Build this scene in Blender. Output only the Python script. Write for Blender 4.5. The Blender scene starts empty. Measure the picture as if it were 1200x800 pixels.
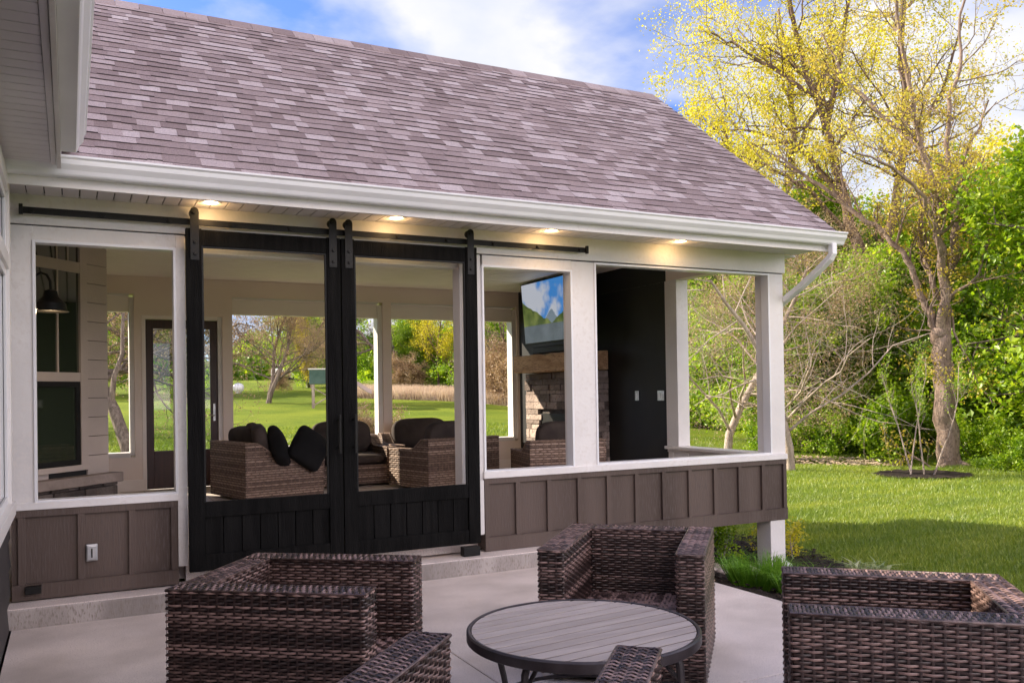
import bpy, math, random
import numpy as np
from mathutils import Matrix, Vector

S = bpy.context.scene
COL = S.collection
R = math.radians

# ------------------------------------------------------------------ camera
CAM_H = 1.40
yaw, pitch, roll = 0.473549, -0.00979668, 0.01553
def cam_rot():
    c, s = math.cos(yaw), math.sin(yaw)
    Rz = np.array([[c, -s, 0], [s, c, 0], [0, 0, 1]])
    B = np.array([[1, 0, 0], [0, 0, 1], [0, -1, 0]])
    c, s = math.cos(pitch), math.sin(pitch)
    P = np.array([[1, 0, 0], [0, c, -s], [0, s, c]])
    c, s = math.cos(roll), math.sin(roll)
    Q = np.array([[c, -s, 0], [s, c, 0], [0, 0, 1]])
    return Q @ P @ B @ Rz
cam = bpy.data.cameras.new('camera')
cam.sensor_width = 36.0
cam.lens = 1012.19 / 1200 * 36.0
cam.shift_y = 49.97 / 1200
cam.clip_start = 0.05
cam.clip_end = 2000
co = bpy.data.objects.new('camera', cam)
COL.objects.link(co)
m = Matrix(cam_rot().T.tolist()).to_4x4()
m.translation = (0, 0, CAM_H)
co.matrix_world = m
S.camera = co

# ------------------------------------------------------------------ sky, sun, exposure
SUN_AZ = R(-44.0)      # from +Y towards -X
SUN_EL = R(29.0)
w = bpy.data.worlds.new('World'); S.world = w; w.use_nodes = True
nt = w.node_tree; nt.nodes.clear(); N = nt.nodes; L = nt.links
out = N.new('ShaderNodeOutputWorld'); bg = N.new('ShaderNodeBackground')
sky = N.new('ShaderNodeTexSky'); sky.sky_type = 'NISHITA'; sky.sun_disc = False
sky.sun_elevation = SUN_EL; sky.sun_rotation = SUN_AZ
sky.air_density = 1.0; sky.dust_density = 0.6; sky.ozone_density = 1.6
bg.inputs['Strength'].default_value = 0.15
tc = N.new('ShaderNodeTexCoord')
sep = N.new('ShaderNodeSeparateXYZ'); L.new(tc.outputs['Generated'], sep.inputs[0])
# project the direction on a cloud layer: x/(z+.25), y/(z+.25)
az_ = N.new('ShaderNodeMath'); az_.operation = 'ADD'; az_.inputs[1].default_value = 0.22; L.new(sep.outputs['Z'], az_.inputs[0])
mx = N.new('ShaderNodeMath'); mx.operation = 'MAXIMUM'; mx.inputs[1].default_value = 0.12; L.new(az_.outputs[0], mx.inputs[0])
dx = N.new('ShaderNodeMath'); dx.operation = 'DIVIDE'; L.new(sep.outputs['X'], dx.inputs[0]); L.new(mx.outputs[0], dx.inputs[1])
dy = N.new('ShaderNodeMath'); dy.operation = 'DIVIDE'; L.new(sep.outputs['Y'], dy.inputs[0]); L.new(mx.outputs[0], dy.inputs[1])
cmb = N.new('ShaderNodeCombineXYZ'); L.new(dx.outputs[0], cmb.inputs[0]); L.new(dy.outputs[0], cmb.inputs[1])
CLOUD_W = 8.75
cmb.inputs[2].default_value = CLOUD_W
nz = N.new('ShaderNodeTexNoise'); nz.inputs['Scale'].default_value = 1.15; nz.inputs['Detail'].default_value = 9; nz.inputs['Roughness'].default_value = 0.52
nz.inputs['Distortion'].default_value = 0.15
L.new(cmb.outputs[0], nz.inputs['Vector'])
rmp = N.new('ShaderNodeValToRGB'); rmp.color_ramp.elements[0].position = 0.445; rmp.color_ramp.elements[1].position = 0.575
L.new(nz.outputs['Fac'], rmp.inputs[0])
nz2 = N.new('ShaderNodeTexNoise'); nz2.inputs['Scale'].default_value = 2.6; nz2.inputs['Detail'].default_value = 6
L.new(cmb.outputs[0], nz2.inputs['Vector'])
crm = N.new('ShaderNodeValToRGB')
crm.color_ramp.elements[0].position = 0.35; crm.color_ramp.elements[0].color = (1.95, 2.1, 2.5, 1)
crm.color_ramp.elements[1].position = 0.62; crm.color_ramp.elements[1].color = (2.7, 2.65, 2.7, 1)
L.new(nz2.outputs['Fac'], crm.inputs[0])
skm = N.new('ShaderNodeMix'); skm.data_type = 'RGBA'; skm.blend_type = 'MULTIPLY'; skm.inputs[0].default_value = 1.0
L.new(sky.outputs[0], skm.inputs[6]); skm.inputs[7].default_value = (.30, .38, .62, 1)
mxc = N.new('ShaderNodeMix'); mxc.data_type = 'RGBA'
L.new(rmp.outputs[0], mxc.inputs[0]); L.new(skm.outputs[2], mxc.inputs[6]); L.new(crm.outputs[0], mxc.inputs[7])
# clouds boosted and warmed towards -Y, added as fill for the shaded facade
op = N.new('ShaderNodeMapRange'); op.inputs[1].default_value = .25; op.inputs[2].default_value = -.7; op.inputs[3].default_value = 1.0; op.inputs[4].default_value = 4.4
L.new(sep.outputs['Y'], op.inputs[0])
opr = N.new('ShaderNodeMapRange'); opr.inputs[1].default_value = 1.0; opr.inputs[2].default_value = 4.4; L.new(op.outputs[0], opr.inputs[0])
opc = N.new('ShaderNodeMix'); opc.data_type = 'RGBA'; opc.inputs[6].default_value = (1, 1, 1, 1); opc.inputs[7].default_value = (5.7, 4.75, 4.1, 1); L.new(opr.outputs[0], opc.inputs[0])
opm = N.new('ShaderNodeMix'); opm.data_type = 'RGBA'; opm.blend_type = 'MULTIPLY'; opm.inputs[0].default_value = 1.0
L.new(crm.outputs[0], opm.inputs[6]); L.new(opc.outputs[2], opm.inputs[7]); L.new(opm.outputs[2], mxc.inputs[7])
L.new(mxc.outputs[2], bg.inputs['Color']); L.new(bg.outputs[0], out.inputs['Surface'])

sl = bpy.data.lights.new('sun', 'SUN'); sl.energy = 4.5; sl.angle = R(0.5); sl.color = (1.0, 0.87, 0.68)
so = bpy.data.objects.new('sun', sl); COL.objects.link(so)
sd = Vector((math.sin(SUN_AZ) * math.cos(SUN_EL), math.cos(SUN_AZ) * math.cos(SUN_EL), math.sin(SUN_EL)))
so.rotation_euler = sd.to_track_quat('Z', 'Y').to_euler()
so.location = (-20, 26, 20)
S.view_settings.view_transform = 'Standard'; S.view_settings.look = 'None'
S.view_settings.gamma = 1.0; S.view_settings.use_curve_mapping = False
S.view_settings.exposure = 1.40
S.render.engine = 'CYCLES'
cy = S.cycles
cy.use_denoising = True
cy.max_bounces = 9; cy.diffuse_bounces = 6; cy.glossy_bounces = 3; cy.transmission_bounces = 4; cy.transparent_max_bounces = 8
cy.sample_clamp_indirect = 6.0
cy.caustics_reflective = False; cy.caustics_refractive = False

# ------------------------------------------------------------------ materials
def newmat(name):
    m = bpy.data.materials.new(name); m.use_nodes = True
    nt = m.node_tree; b = nt.nodes['Principled BSDF']
    return m, nt, b
def vary(name, c0, c1, scale=3.0, rough=0.7, bump=0.0, bscale=60.0, detail=6, spec=0.3, stretch=(1, 1, 1), c2=None, metal=0.0, lo=0.35, hi=0.65, island=0.0, bdist=0.01):
    """colour between c0 and c1 by object-space noise, with an optional finer speckle c2 and bump"""
    m, nt, b = newmat(name); N = nt.nodes; L = nt.links
    tc = N.new('ShaderNodeTexCoord'); mp = N.new('ShaderNodeMapping'); mp.inputs['Scale'].default_value = stretch
    L.new(tc.outputs['Object'], mp.inputs[0])
    n = N.new('ShaderNodeTexNoise'); n.inputs['Scale'].default_value = scale; n.inputs['Detail'].default_value = detail
    L.new(mp.outputs[0], n.inputs['Vector'])
    r = N.new('ShaderNodeValToRGB'); r.color_ramp.elements[0].position = lo; r.color_ramp.elements[1].position = hi
    r.color_ramp.elements[0].color = (*c0, 1); r.color_ramp.elements[1].color = (*c1, 1)
    L.new(n.outputs['Fac'], r.inputs[0])
    last = r.outputs[0]
    n3 = N.new('ShaderNodeTexNoise'); n3.inputs['Scale'].default_value = bscale; n3.inputs['Detail'].default_value = 4
    L.new(mp.outputs[0], n3.inputs['Vector'])
    if c2:
        r2 = N.new('ShaderNodeValToRGB'); r2.color_ramp.elements[0].position = 0.52; r2.color_ramp.elements[1].position = 0.68
        L.new(n3.outputs['Fac'], r2.inputs[0])
        mi = N.new('ShaderNodeMix'); mi.data_type = 'RGBA'; mi.inputs[7].default_value = (*c2, 1)
        L.new(r2.outputs[0], mi.inputs[0]); L.new(last, mi.inputs[6]); last = mi.outputs[2]
    if island:
        g = N.new('ShaderNodeNewGeometry')
        mr = N.new('ShaderNodeMapRange'); mr.inputs[3].default_value = 1 - island; mr.inputs[4].default_value = 1 + island
        L.new(g.outputs['Random Per Island'], mr.inputs[0])
        hs = N.new('ShaderNodeHueSaturation'); L.new(mr.outputs[0], hs.inputs['Value']); L.new(last, hs.inputs['Color']); last = hs.outputs[0]
    L.new(last, b.inputs['Base Color'])
    b.inputs['Roughness'].default_value = rough; b.inputs['Metallic'].default_value = metal
    b.inputs['Specular IOR Level'].default_value = spec
    if bump:
        bp = N.new('ShaderNodeBump'); bp.inputs['Strength'].default_value = bump; bp.inputs['Distance'].default_value = bdist
        L.new(n3.outputs['Fac'], bp.inputs['Height']); L.new(bp.outputs[0], b.inputs['Normal'])
    return m
M = {}
M['white'] = vary('white_paint', (.66, .64, .62), (.76, .74, .72), 2.0, .42, .15, 35, spec=.4, c2=(.70, .67, .64))
M['gutter'] = vary('white_gutter_enamel', (.72, .73, .75), (.80, .81, .82), 1.5, .28, .03, 20, spec=.5)
M['inwall'] = vary('greige_interior_paint', (.78, .68, .61), (.83, .73, .66), 1.2, .6, .1, 60)
M['ceil'] = vary('white_beadboard_paint', (.83, .77, .72), (.87, .81, .77), 1.2, .5, .1, 60)
M['soffit'] = vary('white_vinyl_soffit', (.62, .60, .60), (.70, .68, .68), 2.0, .45, .05, 60)
M['brown'] = vary('brown_painted_board', (.068, .048, .039), (.118, .087, .072), 2.2, .6, .35, 90, stretch=(1, 1, .12), c2=(.10, .078, .068))
M['dark_wall'] = vary('charcoal_wall_paint', (.016, .016, .016), (.022, .022, .021), 2.0, .55, .15, 50)
M['blackwood'] = vary('black_stained_timber', (.004, .004, .004), (.010, .0098, .0095), 5.0, .7, .6, 40, stretch=(6, 6, .5), spec=.08, island=.35)
M['blackmetal'] = vary('black_powdercoat', (.006, .006, .006), (.011, .011, .010), 4.0, .5, .1, 120, spec=.25)
M['siding'] = vary('dark_grey_siding', (.045, .042, .042), (.06, .056, .055), 3.0, .6, .3, 60, stretch=(1, 1, .3))
M['shiplap'] = vary('cream_shiplap', (.46, .40, .36), (.54, .47, .42), 2.0, .55, .2, 50)
M['redwood'] = vary('dark_mahogany_door', (.028, .010, .010), (.05, .018, .016), 6.0, .4, .2, 60, stretch=(4, 4, .5), spec=.5)
M['concrete'] = vary('pale_concrete', (.50, .44, .40), (.76, .68, .63), 1.7, .85, .35, 160, c2=(.40, .345, .315), detail=9, lo=.30, hi=.62, bdist=.004)
M['concrete_edge'] = vary('weathered_concrete', (.26, .235, .215), (.44, .40, .375), 4.0, .9, .5, 110, c2=(.25, .22, .19), stretch=(1, 1, .3), bdist=.006)
M['floorin'] = vary('porch_floor_tile', (.58, .51, .46), (.66, .58, .53), 2.0, .5, .1, 80)
M['mulch'] = vary('dark_mulch', (.012, .008, .006), (.04, .026, .018), 30.0, .95, 1.0, 60, bdist=.03)
M['bark'] = vary('grey_bark', (.13, .10, .08), (.26, .21, .17), 5.0, .9, 1.0, 18, stretch=(3, 3, .6), c2=(.09, .07, .055), bdist=.03)
M['barkpale'] = vary('pale_pinkish_bark', (.30, .24, .20), (.48, .40, .34), 3.0, .9, .6, 22, stretch=(2, 2, .6), c2=(.20, .15, .12), bdist=.02)
M['barkdark'] = vary('brown_bark', (.10, .065, .05), (.20, .135, .10), 3.0, .9, .8, 20, stretch=(2, 2, .6), bdist=.02)
M['cush'] = vary('dark_brown_cushion_fabric', (.05, .040, .036), (.085, .068, .061), 4.0, .9, .5, 300, spec=.15, bdist=.002)
M['cushblack'] = vary('black_pillow_fabric', (.006, .006, .007), (.012, .012, .013), 4.0, .85, .5, 250, spec=.2, bdist=.002)
M['barkpink'] = vary('pinkish_brown_bark', (.17, .12, .095), (.32, .24, .195), 3.0, .9, .9, 20, stretch=(2, 2, .6), c2=(.12, .085, .07), bdist=.02)
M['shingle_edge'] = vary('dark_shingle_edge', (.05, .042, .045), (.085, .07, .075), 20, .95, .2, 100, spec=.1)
M['galv'] = vary('galvanised_metal', (.42, .43, .45), (.58, .59, .6), 10.0, .35, .05, 60, metal=.8)
M['mantel'] = vary('rough_oak_beam', (.40, .23, .12), (.62, .40, .24), 5.0, .7, .8, 25, stretch=(3, .5, 3), c2=(.26, .14, .075), bdist=.01)
M['stone'] = vary('stacked_ledge_stone', (.17, .13, .115), (.50, .40, .34), 1.0, .9, .9, 28, island=.5, c2=(.20, .15, .125), bdist=.02)
M['stonedark'] = vary('dark_ledge_stone', (.07, .06, .055), (.20, .17, .15), 1.5, .9, .9, 28, island=.5, bdist=.02)
M['cap'] = vary('limestone_cap', (.22, .185, .165), (.32, .27, .24), 6.0, .85, .6, 30, bdist=.01)
M['pebble'] = vary('river_pebble', (.30, .25, .21), (.55, .48, .42), 3.0, .8, .2, 30, island=.4)
M['tablewood'] = vary('grey_faux_wood_slat', (.39, .335, .305), (.50, .44, .405), 4.0, .5, .4, 70, stretch=(.6, 6, 6), island=.06, bdist=.003)
M['tablerim'] = vary('dark_bronze_metal', (.030, .024, .026), (.055, .046, .05), 12.0, .42, .1, 160, spec=.5)
M['glassdark'] = None

def glass(name, tint=(.9, .95, .95), rough=.0):
    m, nt, b = newmat(name); N = nt.nodes; L = nt.links
    N.remove(b); o = N['Material Output']
    g = N.new('ShaderNodeBsdfGlossy'); g.inputs['Roughness'].default_value = rough + .01
    t = N.new('ShaderNodeBsdfTransparent'); t.inputs[0].default_value = (*tint, 1)
    f = N.new('ShaderNodeFresnel'); f.inputs[0].default_value = 1.5
    mx = N.new('ShaderNodeMixShader')
    L.new(f.outputs[0], mx.inputs[0]); L.new(t.outputs[0], mx.inputs[1]); L.new(g.outputs[0], mx.inputs[2])
    L.new(mx.outputs[0], o.inputs[0])
    return m
M['glass'] = glass('window_glass')
def darkglass():
    m, nt, b = newmat('dark_window_glass')
    b.inputs['Base Color'].default_value = (.03, .042, .026, 1); b.inputs['Roughness'].default_value = .03
    b.inputs['Specular IOR Level'].default_value = 1.0; b.inputs['Coat Weight'].default_value = 1.0; b.inputs['Coat IOR'].default_value = 2.0
    return m
M['glassdark'] = darkglass()
def emit(name, col, s):
    m, nt, b = newmat(name)
    b.inputs['Base Color'].default_value = (*col, 1)
    b.inputs['Emission Color'].default_value = (*col, 1); b.inputs['Emission Strength'].default_value = s
    return m
M['lamp'] = emit('warm_led_lens', (1, .72, .38), 9.0)
M['bulb'] = emit('warm_bulb', (1, .75, .45), 5.0)

def wicker(name, dark, mid, light, rough=.42, spec=.5):
    m, nt, b = newmat(name); N = nt.nodes; L = nt.links
    at = N.new('ShaderNodeAttribute'); at.attribute_name = 'strand'
    r = N.new('ShaderNodeValToRGB'); e = r.color_ramp
    e.elements[0].position = 0.0; e.elements[0].color = (*dark, 1)
    e.elements[1].position = 1.0; e.elements[1].color = (*light, 1)
    k = e.elements.new(.55); k.color = (*mid, 1)
    tc = N.new('ShaderNodeTexCoord'); n = N.new('ShaderNodeTexNoise'); n.inputs['Scale'].default_value = 22; n.inputs['Detail'].default_value = 3
    L.new(tc.outputs['Object'], n.inputs['Vector'])
    mm = N.new('ShaderNodeMath'); mm.operation = 'MULTIPLY_ADD'; mm.inputs[1].default_value = .9; L.new(n.outputs['Fac'], mm.inputs[0])
    sb = N.new('ShaderNodeMath'); sb.operation = 'SUBTRACT'; sb.inputs[1].default_value = .45; L.new(at.outputs['Fac'], sb.inputs[0])
    L.new(sb.outputs[0], mm.inputs[2]); L.new(mm.outputs[0], r.inputs[0]); L.new(r.outputs[0], b.inputs['Base Color'])
    n2 = N.new('ShaderNodeTexNoise'); n2.inputs['Scale'].default_value = 260; n2.inputs['Detail'].default_value = 2
    L.new(tc.outputs['Object'], n2.inputs['Vector'])
    bp = N.new('ShaderNodeBump'); bp.inputs['Strength'].default_value = .35; bp.inputs['Distance'].default_value = .002
    L.new(n2.outputs['Fac'], bp.inputs['Height']); L.new(bp.outputs[0], b.inputs['Normal'])
    b.inputs['Roughness'].default_value = rough; b.inputs['Specular IOR Level'].default_value = spec
    return m
M['wicker'] = wicker('dark_brown_resin_wicker', (.007, .004, .004), (.060, .034, .029), (.31, .20, .175), .36, .6)
M['wickertan'] = wicker('brown_wicker', (.07, .045, .034), (.23, .155, .115), (.44, .32, .25), .55, .35)

def leafmat(name, c0, c1, c2, trans=.45, streak=False):
    m, nt, b = newmat(name); N = nt.nodes; L = nt.links
    N.remove(b); o = N['Material Output']
    g = N.new('ShaderNodeNewGeometry')
    r = N.new('ShaderNodeValToRGB'); e = r.color_ramp
    e.elements[0].position = 0; e.elements[0].color = (*c0, 1); e.elements[1].position = 1; e.elements[1].color = (*c2, 1)
    k = e.elements.new(.5); k.color = (*c1, 1)
    tc = N.new('ShaderNodeTexCoord'); n = N.new('ShaderNodeTexNoise'); n.inputs['Scale'].default_value = .55; n.inputs['Detail'].default_value = 3
    if streak:
        mp = N.new('ShaderNodeMapping'); mp.inputs['Rotation'].default_value = (0, 0, R(27)); mp.inputs['Scale'].default_value = (.8, 3.2, 1); n.inputs['Detail'].default_value = 6; n.inputs['Roughness'].default_value = .62
        L.new(tc.outputs['Object'], mp.inputs[0]); L.new(mp.outputs[0], n.inputs['Vector'])
    else: L.new(tc.outputs['Object'], n.inputs['Vector'])
    a = N.new('ShaderNodeMath'); a.operation = 'MULTIPLY_ADD'; a.inputs[1].default_value = 1.3; a.inputs[2].default_value = -.42; L.new(n.outputs['Fac'], a.inputs[0])
    a2 = N.new('ShaderNodeMath'); a2.operation = 'MULTIPLY_ADD'; a2.inputs[1].default_value = .55; L.new(g.outputs['Random Per Island'], a2.inputs[0]); L.new(a.outputs[0], a2.inputs[2])
    L.new(a2.outputs[0], r.inputs[0])
    d = N.new('ShaderNodeBsdfDiffuse'); t = N.new('ShaderNodeBsdfTranslucent'); L.new(r.outputs[0], d.inputs[0]); L.new(r.outputs[0], t.inputs[0])
    gl = N.new('ShaderNodeBsdfGlossy'); gl.inputs['Roughness'].default_value = .45
    mx = N.new('ShaderNodeMixShader'); mx.inputs[0].default_value = trans; L.new(d.outputs[0], mx.inputs[1]); L.new(t.outputs[0], mx.inputs[2])
    m2 = N.new('ShaderNodeMixShader'); m2.inputs[0].default_value = .05; L.new(mx.outputs[0], m2.inputs[1]); L.new(gl.outputs[0], m2.inputs[2])
    L.new(m2.outputs[0], o.inputs[0])
    return m
M['leafgreen'] = leafmat('spring_green_leaves', (.10, .22, .008), (.30, .48, .012), (.56, .64, .03), .58)
M['leafdeep'] = leafmat('deep_green_leaves', (.12, .25, .008), (.27, .47, .012), (.54, .64, .02), .6)
M['leafyellow'] = leafmat('young_yellow_leaves', (.42, .42, .02), (.70, .62, .02), (.80, .66, .03), .58)
M['leafgold'] = leafmat('budding_gold_leaves', (.45, .34, .05), (.64, .50, .05), (.52, .58, .05), .55)
M['leafbud'] = leafmat('tan_buds', (.26, .17, .09), (.42, .29, .16), (.55, .40, .2), .3)
M['leafivory'] = leafmat('cream_edged_leaves', (.12, .22, .05), (.45, .50, .25), (.75, .75, .55), .3)
M['grassblade'] = leafmat('lawn_blades', (.085, .17, .012), (.20, .29, .02), (.44, .47, .06), .4, True)
M['grasstuft'] = leafmat('ornamental_grass_blades', (.08, .22, .012), (.16, .36, .02), (.32, .5, .05), .35)
M['strawblade'] = leafmat('dry_grass_blades', (.44, .32, .23), (.60, .47, .34), (.70, .58, .42), .3)

# ------------------------------------------------------------------ mesh helpers
def mesh_np(name, V, F, mat, parent=None, smooth=False, attr=None):
    """V (n,3); F (m,k) faces all of one size, or list of such arrays"""
    me = bpy.data.meshes.new(name)
    V = np.asarray(V, np.float32)
    Fs = F if isinstance(F, list) else [F]
    Fs = [np.asarray(f, np.int32) for f in Fs if len(f)]
    me.vertices.add(len(V)); me.vertices.foreach_set('co', V.ravel())
    nl = sum(f.size for f in Fs); npoly = sum(len(f) for f in Fs)
    me.loops.add(nl); me.polygons.add(npoly)
    me.loops.foreach_set('vertex_index', np.concatenate([f.ravel() for f in Fs]))
    tot = np.concatenate([np.full(len(f), f.shape[1], np.int32) for f in Fs])
    st = np.concatenate([[0], np.cumsum(tot)[:-1]]).astype(np.int32)
    me.polygons.foreach_set('loop_start', st)
    try: me.polygons.foreach_set('loop_total', tot)
    except Exception: pass
    me.polygons.foreach_set('use_smooth', np.full(npoly, smooth, bool))
    me.update(calc_edges=True)
    if attr is not None:
        a = me.attributes.new('strand', 'FLOAT', 'POINT'); a.data.foreach_set('value', np.asarray(attr, np.float32))
    if mat: me.materials.append(mat)
    o = bpy.data.objects.new(name, me); COL.objects.link(o)
    if parent is not None: o.parent = parent
    return o

class MB:
    """collects shapes, then links them as ONE mesh object"""
    def __init__(s): s.v = []; s.f = []; s.n = 0
    def add(s, V, F):
        s.v += [tuple(p) for p in V]; s.f += [tuple(i + s.n for i in f) for f in F]; s.n += len(V); return s
    def box(s, x0, x1, y0, y1, z0, z1, T=None):
        V = [(x, y, z) for z in (z0, z1) for y in (y0, y1) for x in (x0, x1)]
        if T is not None: V = [tuple(T @ Vector(p)) for p in V]
        return s.add(V, [(0, 2, 3, 1), (4, 5, 7, 6), (0, 1, 5, 4), (2, 6, 7, 3), (0, 4, 6, 2), (1, 3, 7, 5)])
    def prism(s, pts, axis, a, b):
        """2-D outline pts extruded along axis from a to b"""
        n = len(pts)
        def P(p, t): return {'x': (t, p[0], p[1]), 'y': (p[0], t, p[1]), 'z': (p[0], p[1], t)}[axis]
        V = [P(p, a) for p in pts] + [P(p, b) for p in pts]
        F = [tuple(range(n)), tuple(range(2 * n - 1, n - 1, -1))] + [(i, i + n, (i + 1) % n + n, (i + 1) % n) for i in range(n)]
        return s.add(V, F)
    def tube(s, P, r, k=8, cap=True):
        P = [Vector(p) for p in P]; n = len(P)
        rr = r if isinstance(r, (list, tuple)) else [r] * n
        V = []; up = None
        for i, p in enumerate(P):
            d = ((P[min(i + 1, n - 1)] - P[max(i - 1, 0)])).normalized()
            if up is None: up = d.orthogonal().normalized()
            up = (up - d * up.dot(d)).normalized(); sd_ = d.cross(up)
            for j in range(k):
                a = 2 * math.pi * j / k
                V.append(p + (up * math.cos(a) + sd_ * math.sin(a)) * rr[i])
        F = [(i * k + j, i * k + (j + 1) % k, (i + 1) * k + (j + 1) % k, (i + 1) * k + j) for i in range(n - 1) for j in range(k)]
        if cap: F += [tuple(range(k - 1, -1, -1)), tuple(range((n - 1) * k, n * k))]
        return s.add(V, F)
    def lathe(s, prof, c=(0, 0, 0), k=24, cap=False):
        V = []
        for (r, z) in prof:
            for j in range(k):
                a = 2 * math.pi * j / k; V.append((c[0] + r * math.cos(a), c[1] + r * math.sin(a), c[2] + z))
        F = [(i * k + j, i * k + (j + 1) % k, (i + 1) * k + (j + 1) % k, (i + 1) * k + j) for i in range(len(prof) - 1) for j in range(k)]
        if cap: F += [tuple(range(k - 1, -1, -1)), tuple(range((len(prof) - 1) * k, len(prof) * k))]
        return s.add(V, F)
    def build(s, name, mat, parent=None, bevel=0.0, smooth=False, fix=True):
        me = bpy.data.meshes.new(name); me.from_pydata(s.v, [], s.f); me.update()
        if fix:
            import bmesh
            bm = bmesh.new(); bm.from_mesh(me); bmesh.ops.recalc_face_normals(bm, faces=bm.faces); bm.to_mesh(me); bm.free()
        if mat: me.materials.append(mat)
        if smooth:
            for p in me.polygons: p.use_smooth = True
        o = bpy.data.objects.new(name, me); COL.objects.link(o)
        if parent is not None: o.parent = parent
        if bevel:
            b = o.modifiers.new('bevel', 'BEVEL'); b.width = bevel; b.segments = 2; b.limit_method = 'ANGLE'; b.angle_limit = R(40)
        if smooth:
            try:
                me.set_sharp_from_angle(angle=R(38))
            except Exception: pass
        return o
def tag(o, label=None, cat=None, group=None, kind=None):
    if label: o['label'] = label
    if cat: o['category'] = cat
    if group: o['group'] = group
    if kind: o['kind'] = kind
    return o
def empty(name, loc=(0, 0, 0), rz=0.0, label=None, cat=None, group=None):
    o = bpy.data.objects.new(name, None); COL.objects.link(o); o.location = loc; o.rotation_euler = (0, 0, rz)
    o.empty_display_size = .1
    return tag(o, label, cat, group)
def copy_tree(o, parent=None):
    c = o.copy(); COL.objects.link(c); c.parent = parent
    for ch in [x for x in COL.objects if x.parent == o]: copy_tree(ch, c)
    return c
def bx(name, mat, parent, x0, x1, y0, y1, z0, z1, bevel=.002):
    return MB().box(x0, x1, y0, y1, z0, z1).build(name, mat, parent, bevel)
def polar(az, r):
    a = R(az); return r * math.sin(a), r * math.cos(a)
# ------------------------------------------------------------------ ground
def sstep(a, b, x):
    t = np.clip((x - a) / (b - a), 0, 1); return t * t * (3 - 2 * t)
def gz(x, y):
    x = np.asarray(x, float); y = np.asarray(y, float)
    r = np.hypot(x, y); a = np.degrees(np.arctan2(x, y))
    base = -.07 - .33 * sstep(4.1, 5.9, x) * 1.0 - .06 * sstep(5.9, 9, x)
    base = np.where(y > 11.5, np.minimum(base, -.07 - .38 * sstep(11.5, 14, y)), base)
    k = .045 * (1 - sstep(22, 43, np.abs(a))) 
    rise = k * np.clip(r - 12, 0, 75)
    bump = .10 * np.sin(x * .23 + 1.3) * np.sin(y * .19 + .4) * sstep(14, 30, r)
    sw = -.32 * np.exp(-((r - 23.6) / .9) ** 2) * sstep(40, 44, a) * (1 - sstep(52.5, 54.5, a))
    return base + rise + bump + sw
def G(x, y): return float(gz(x, y))

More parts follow.
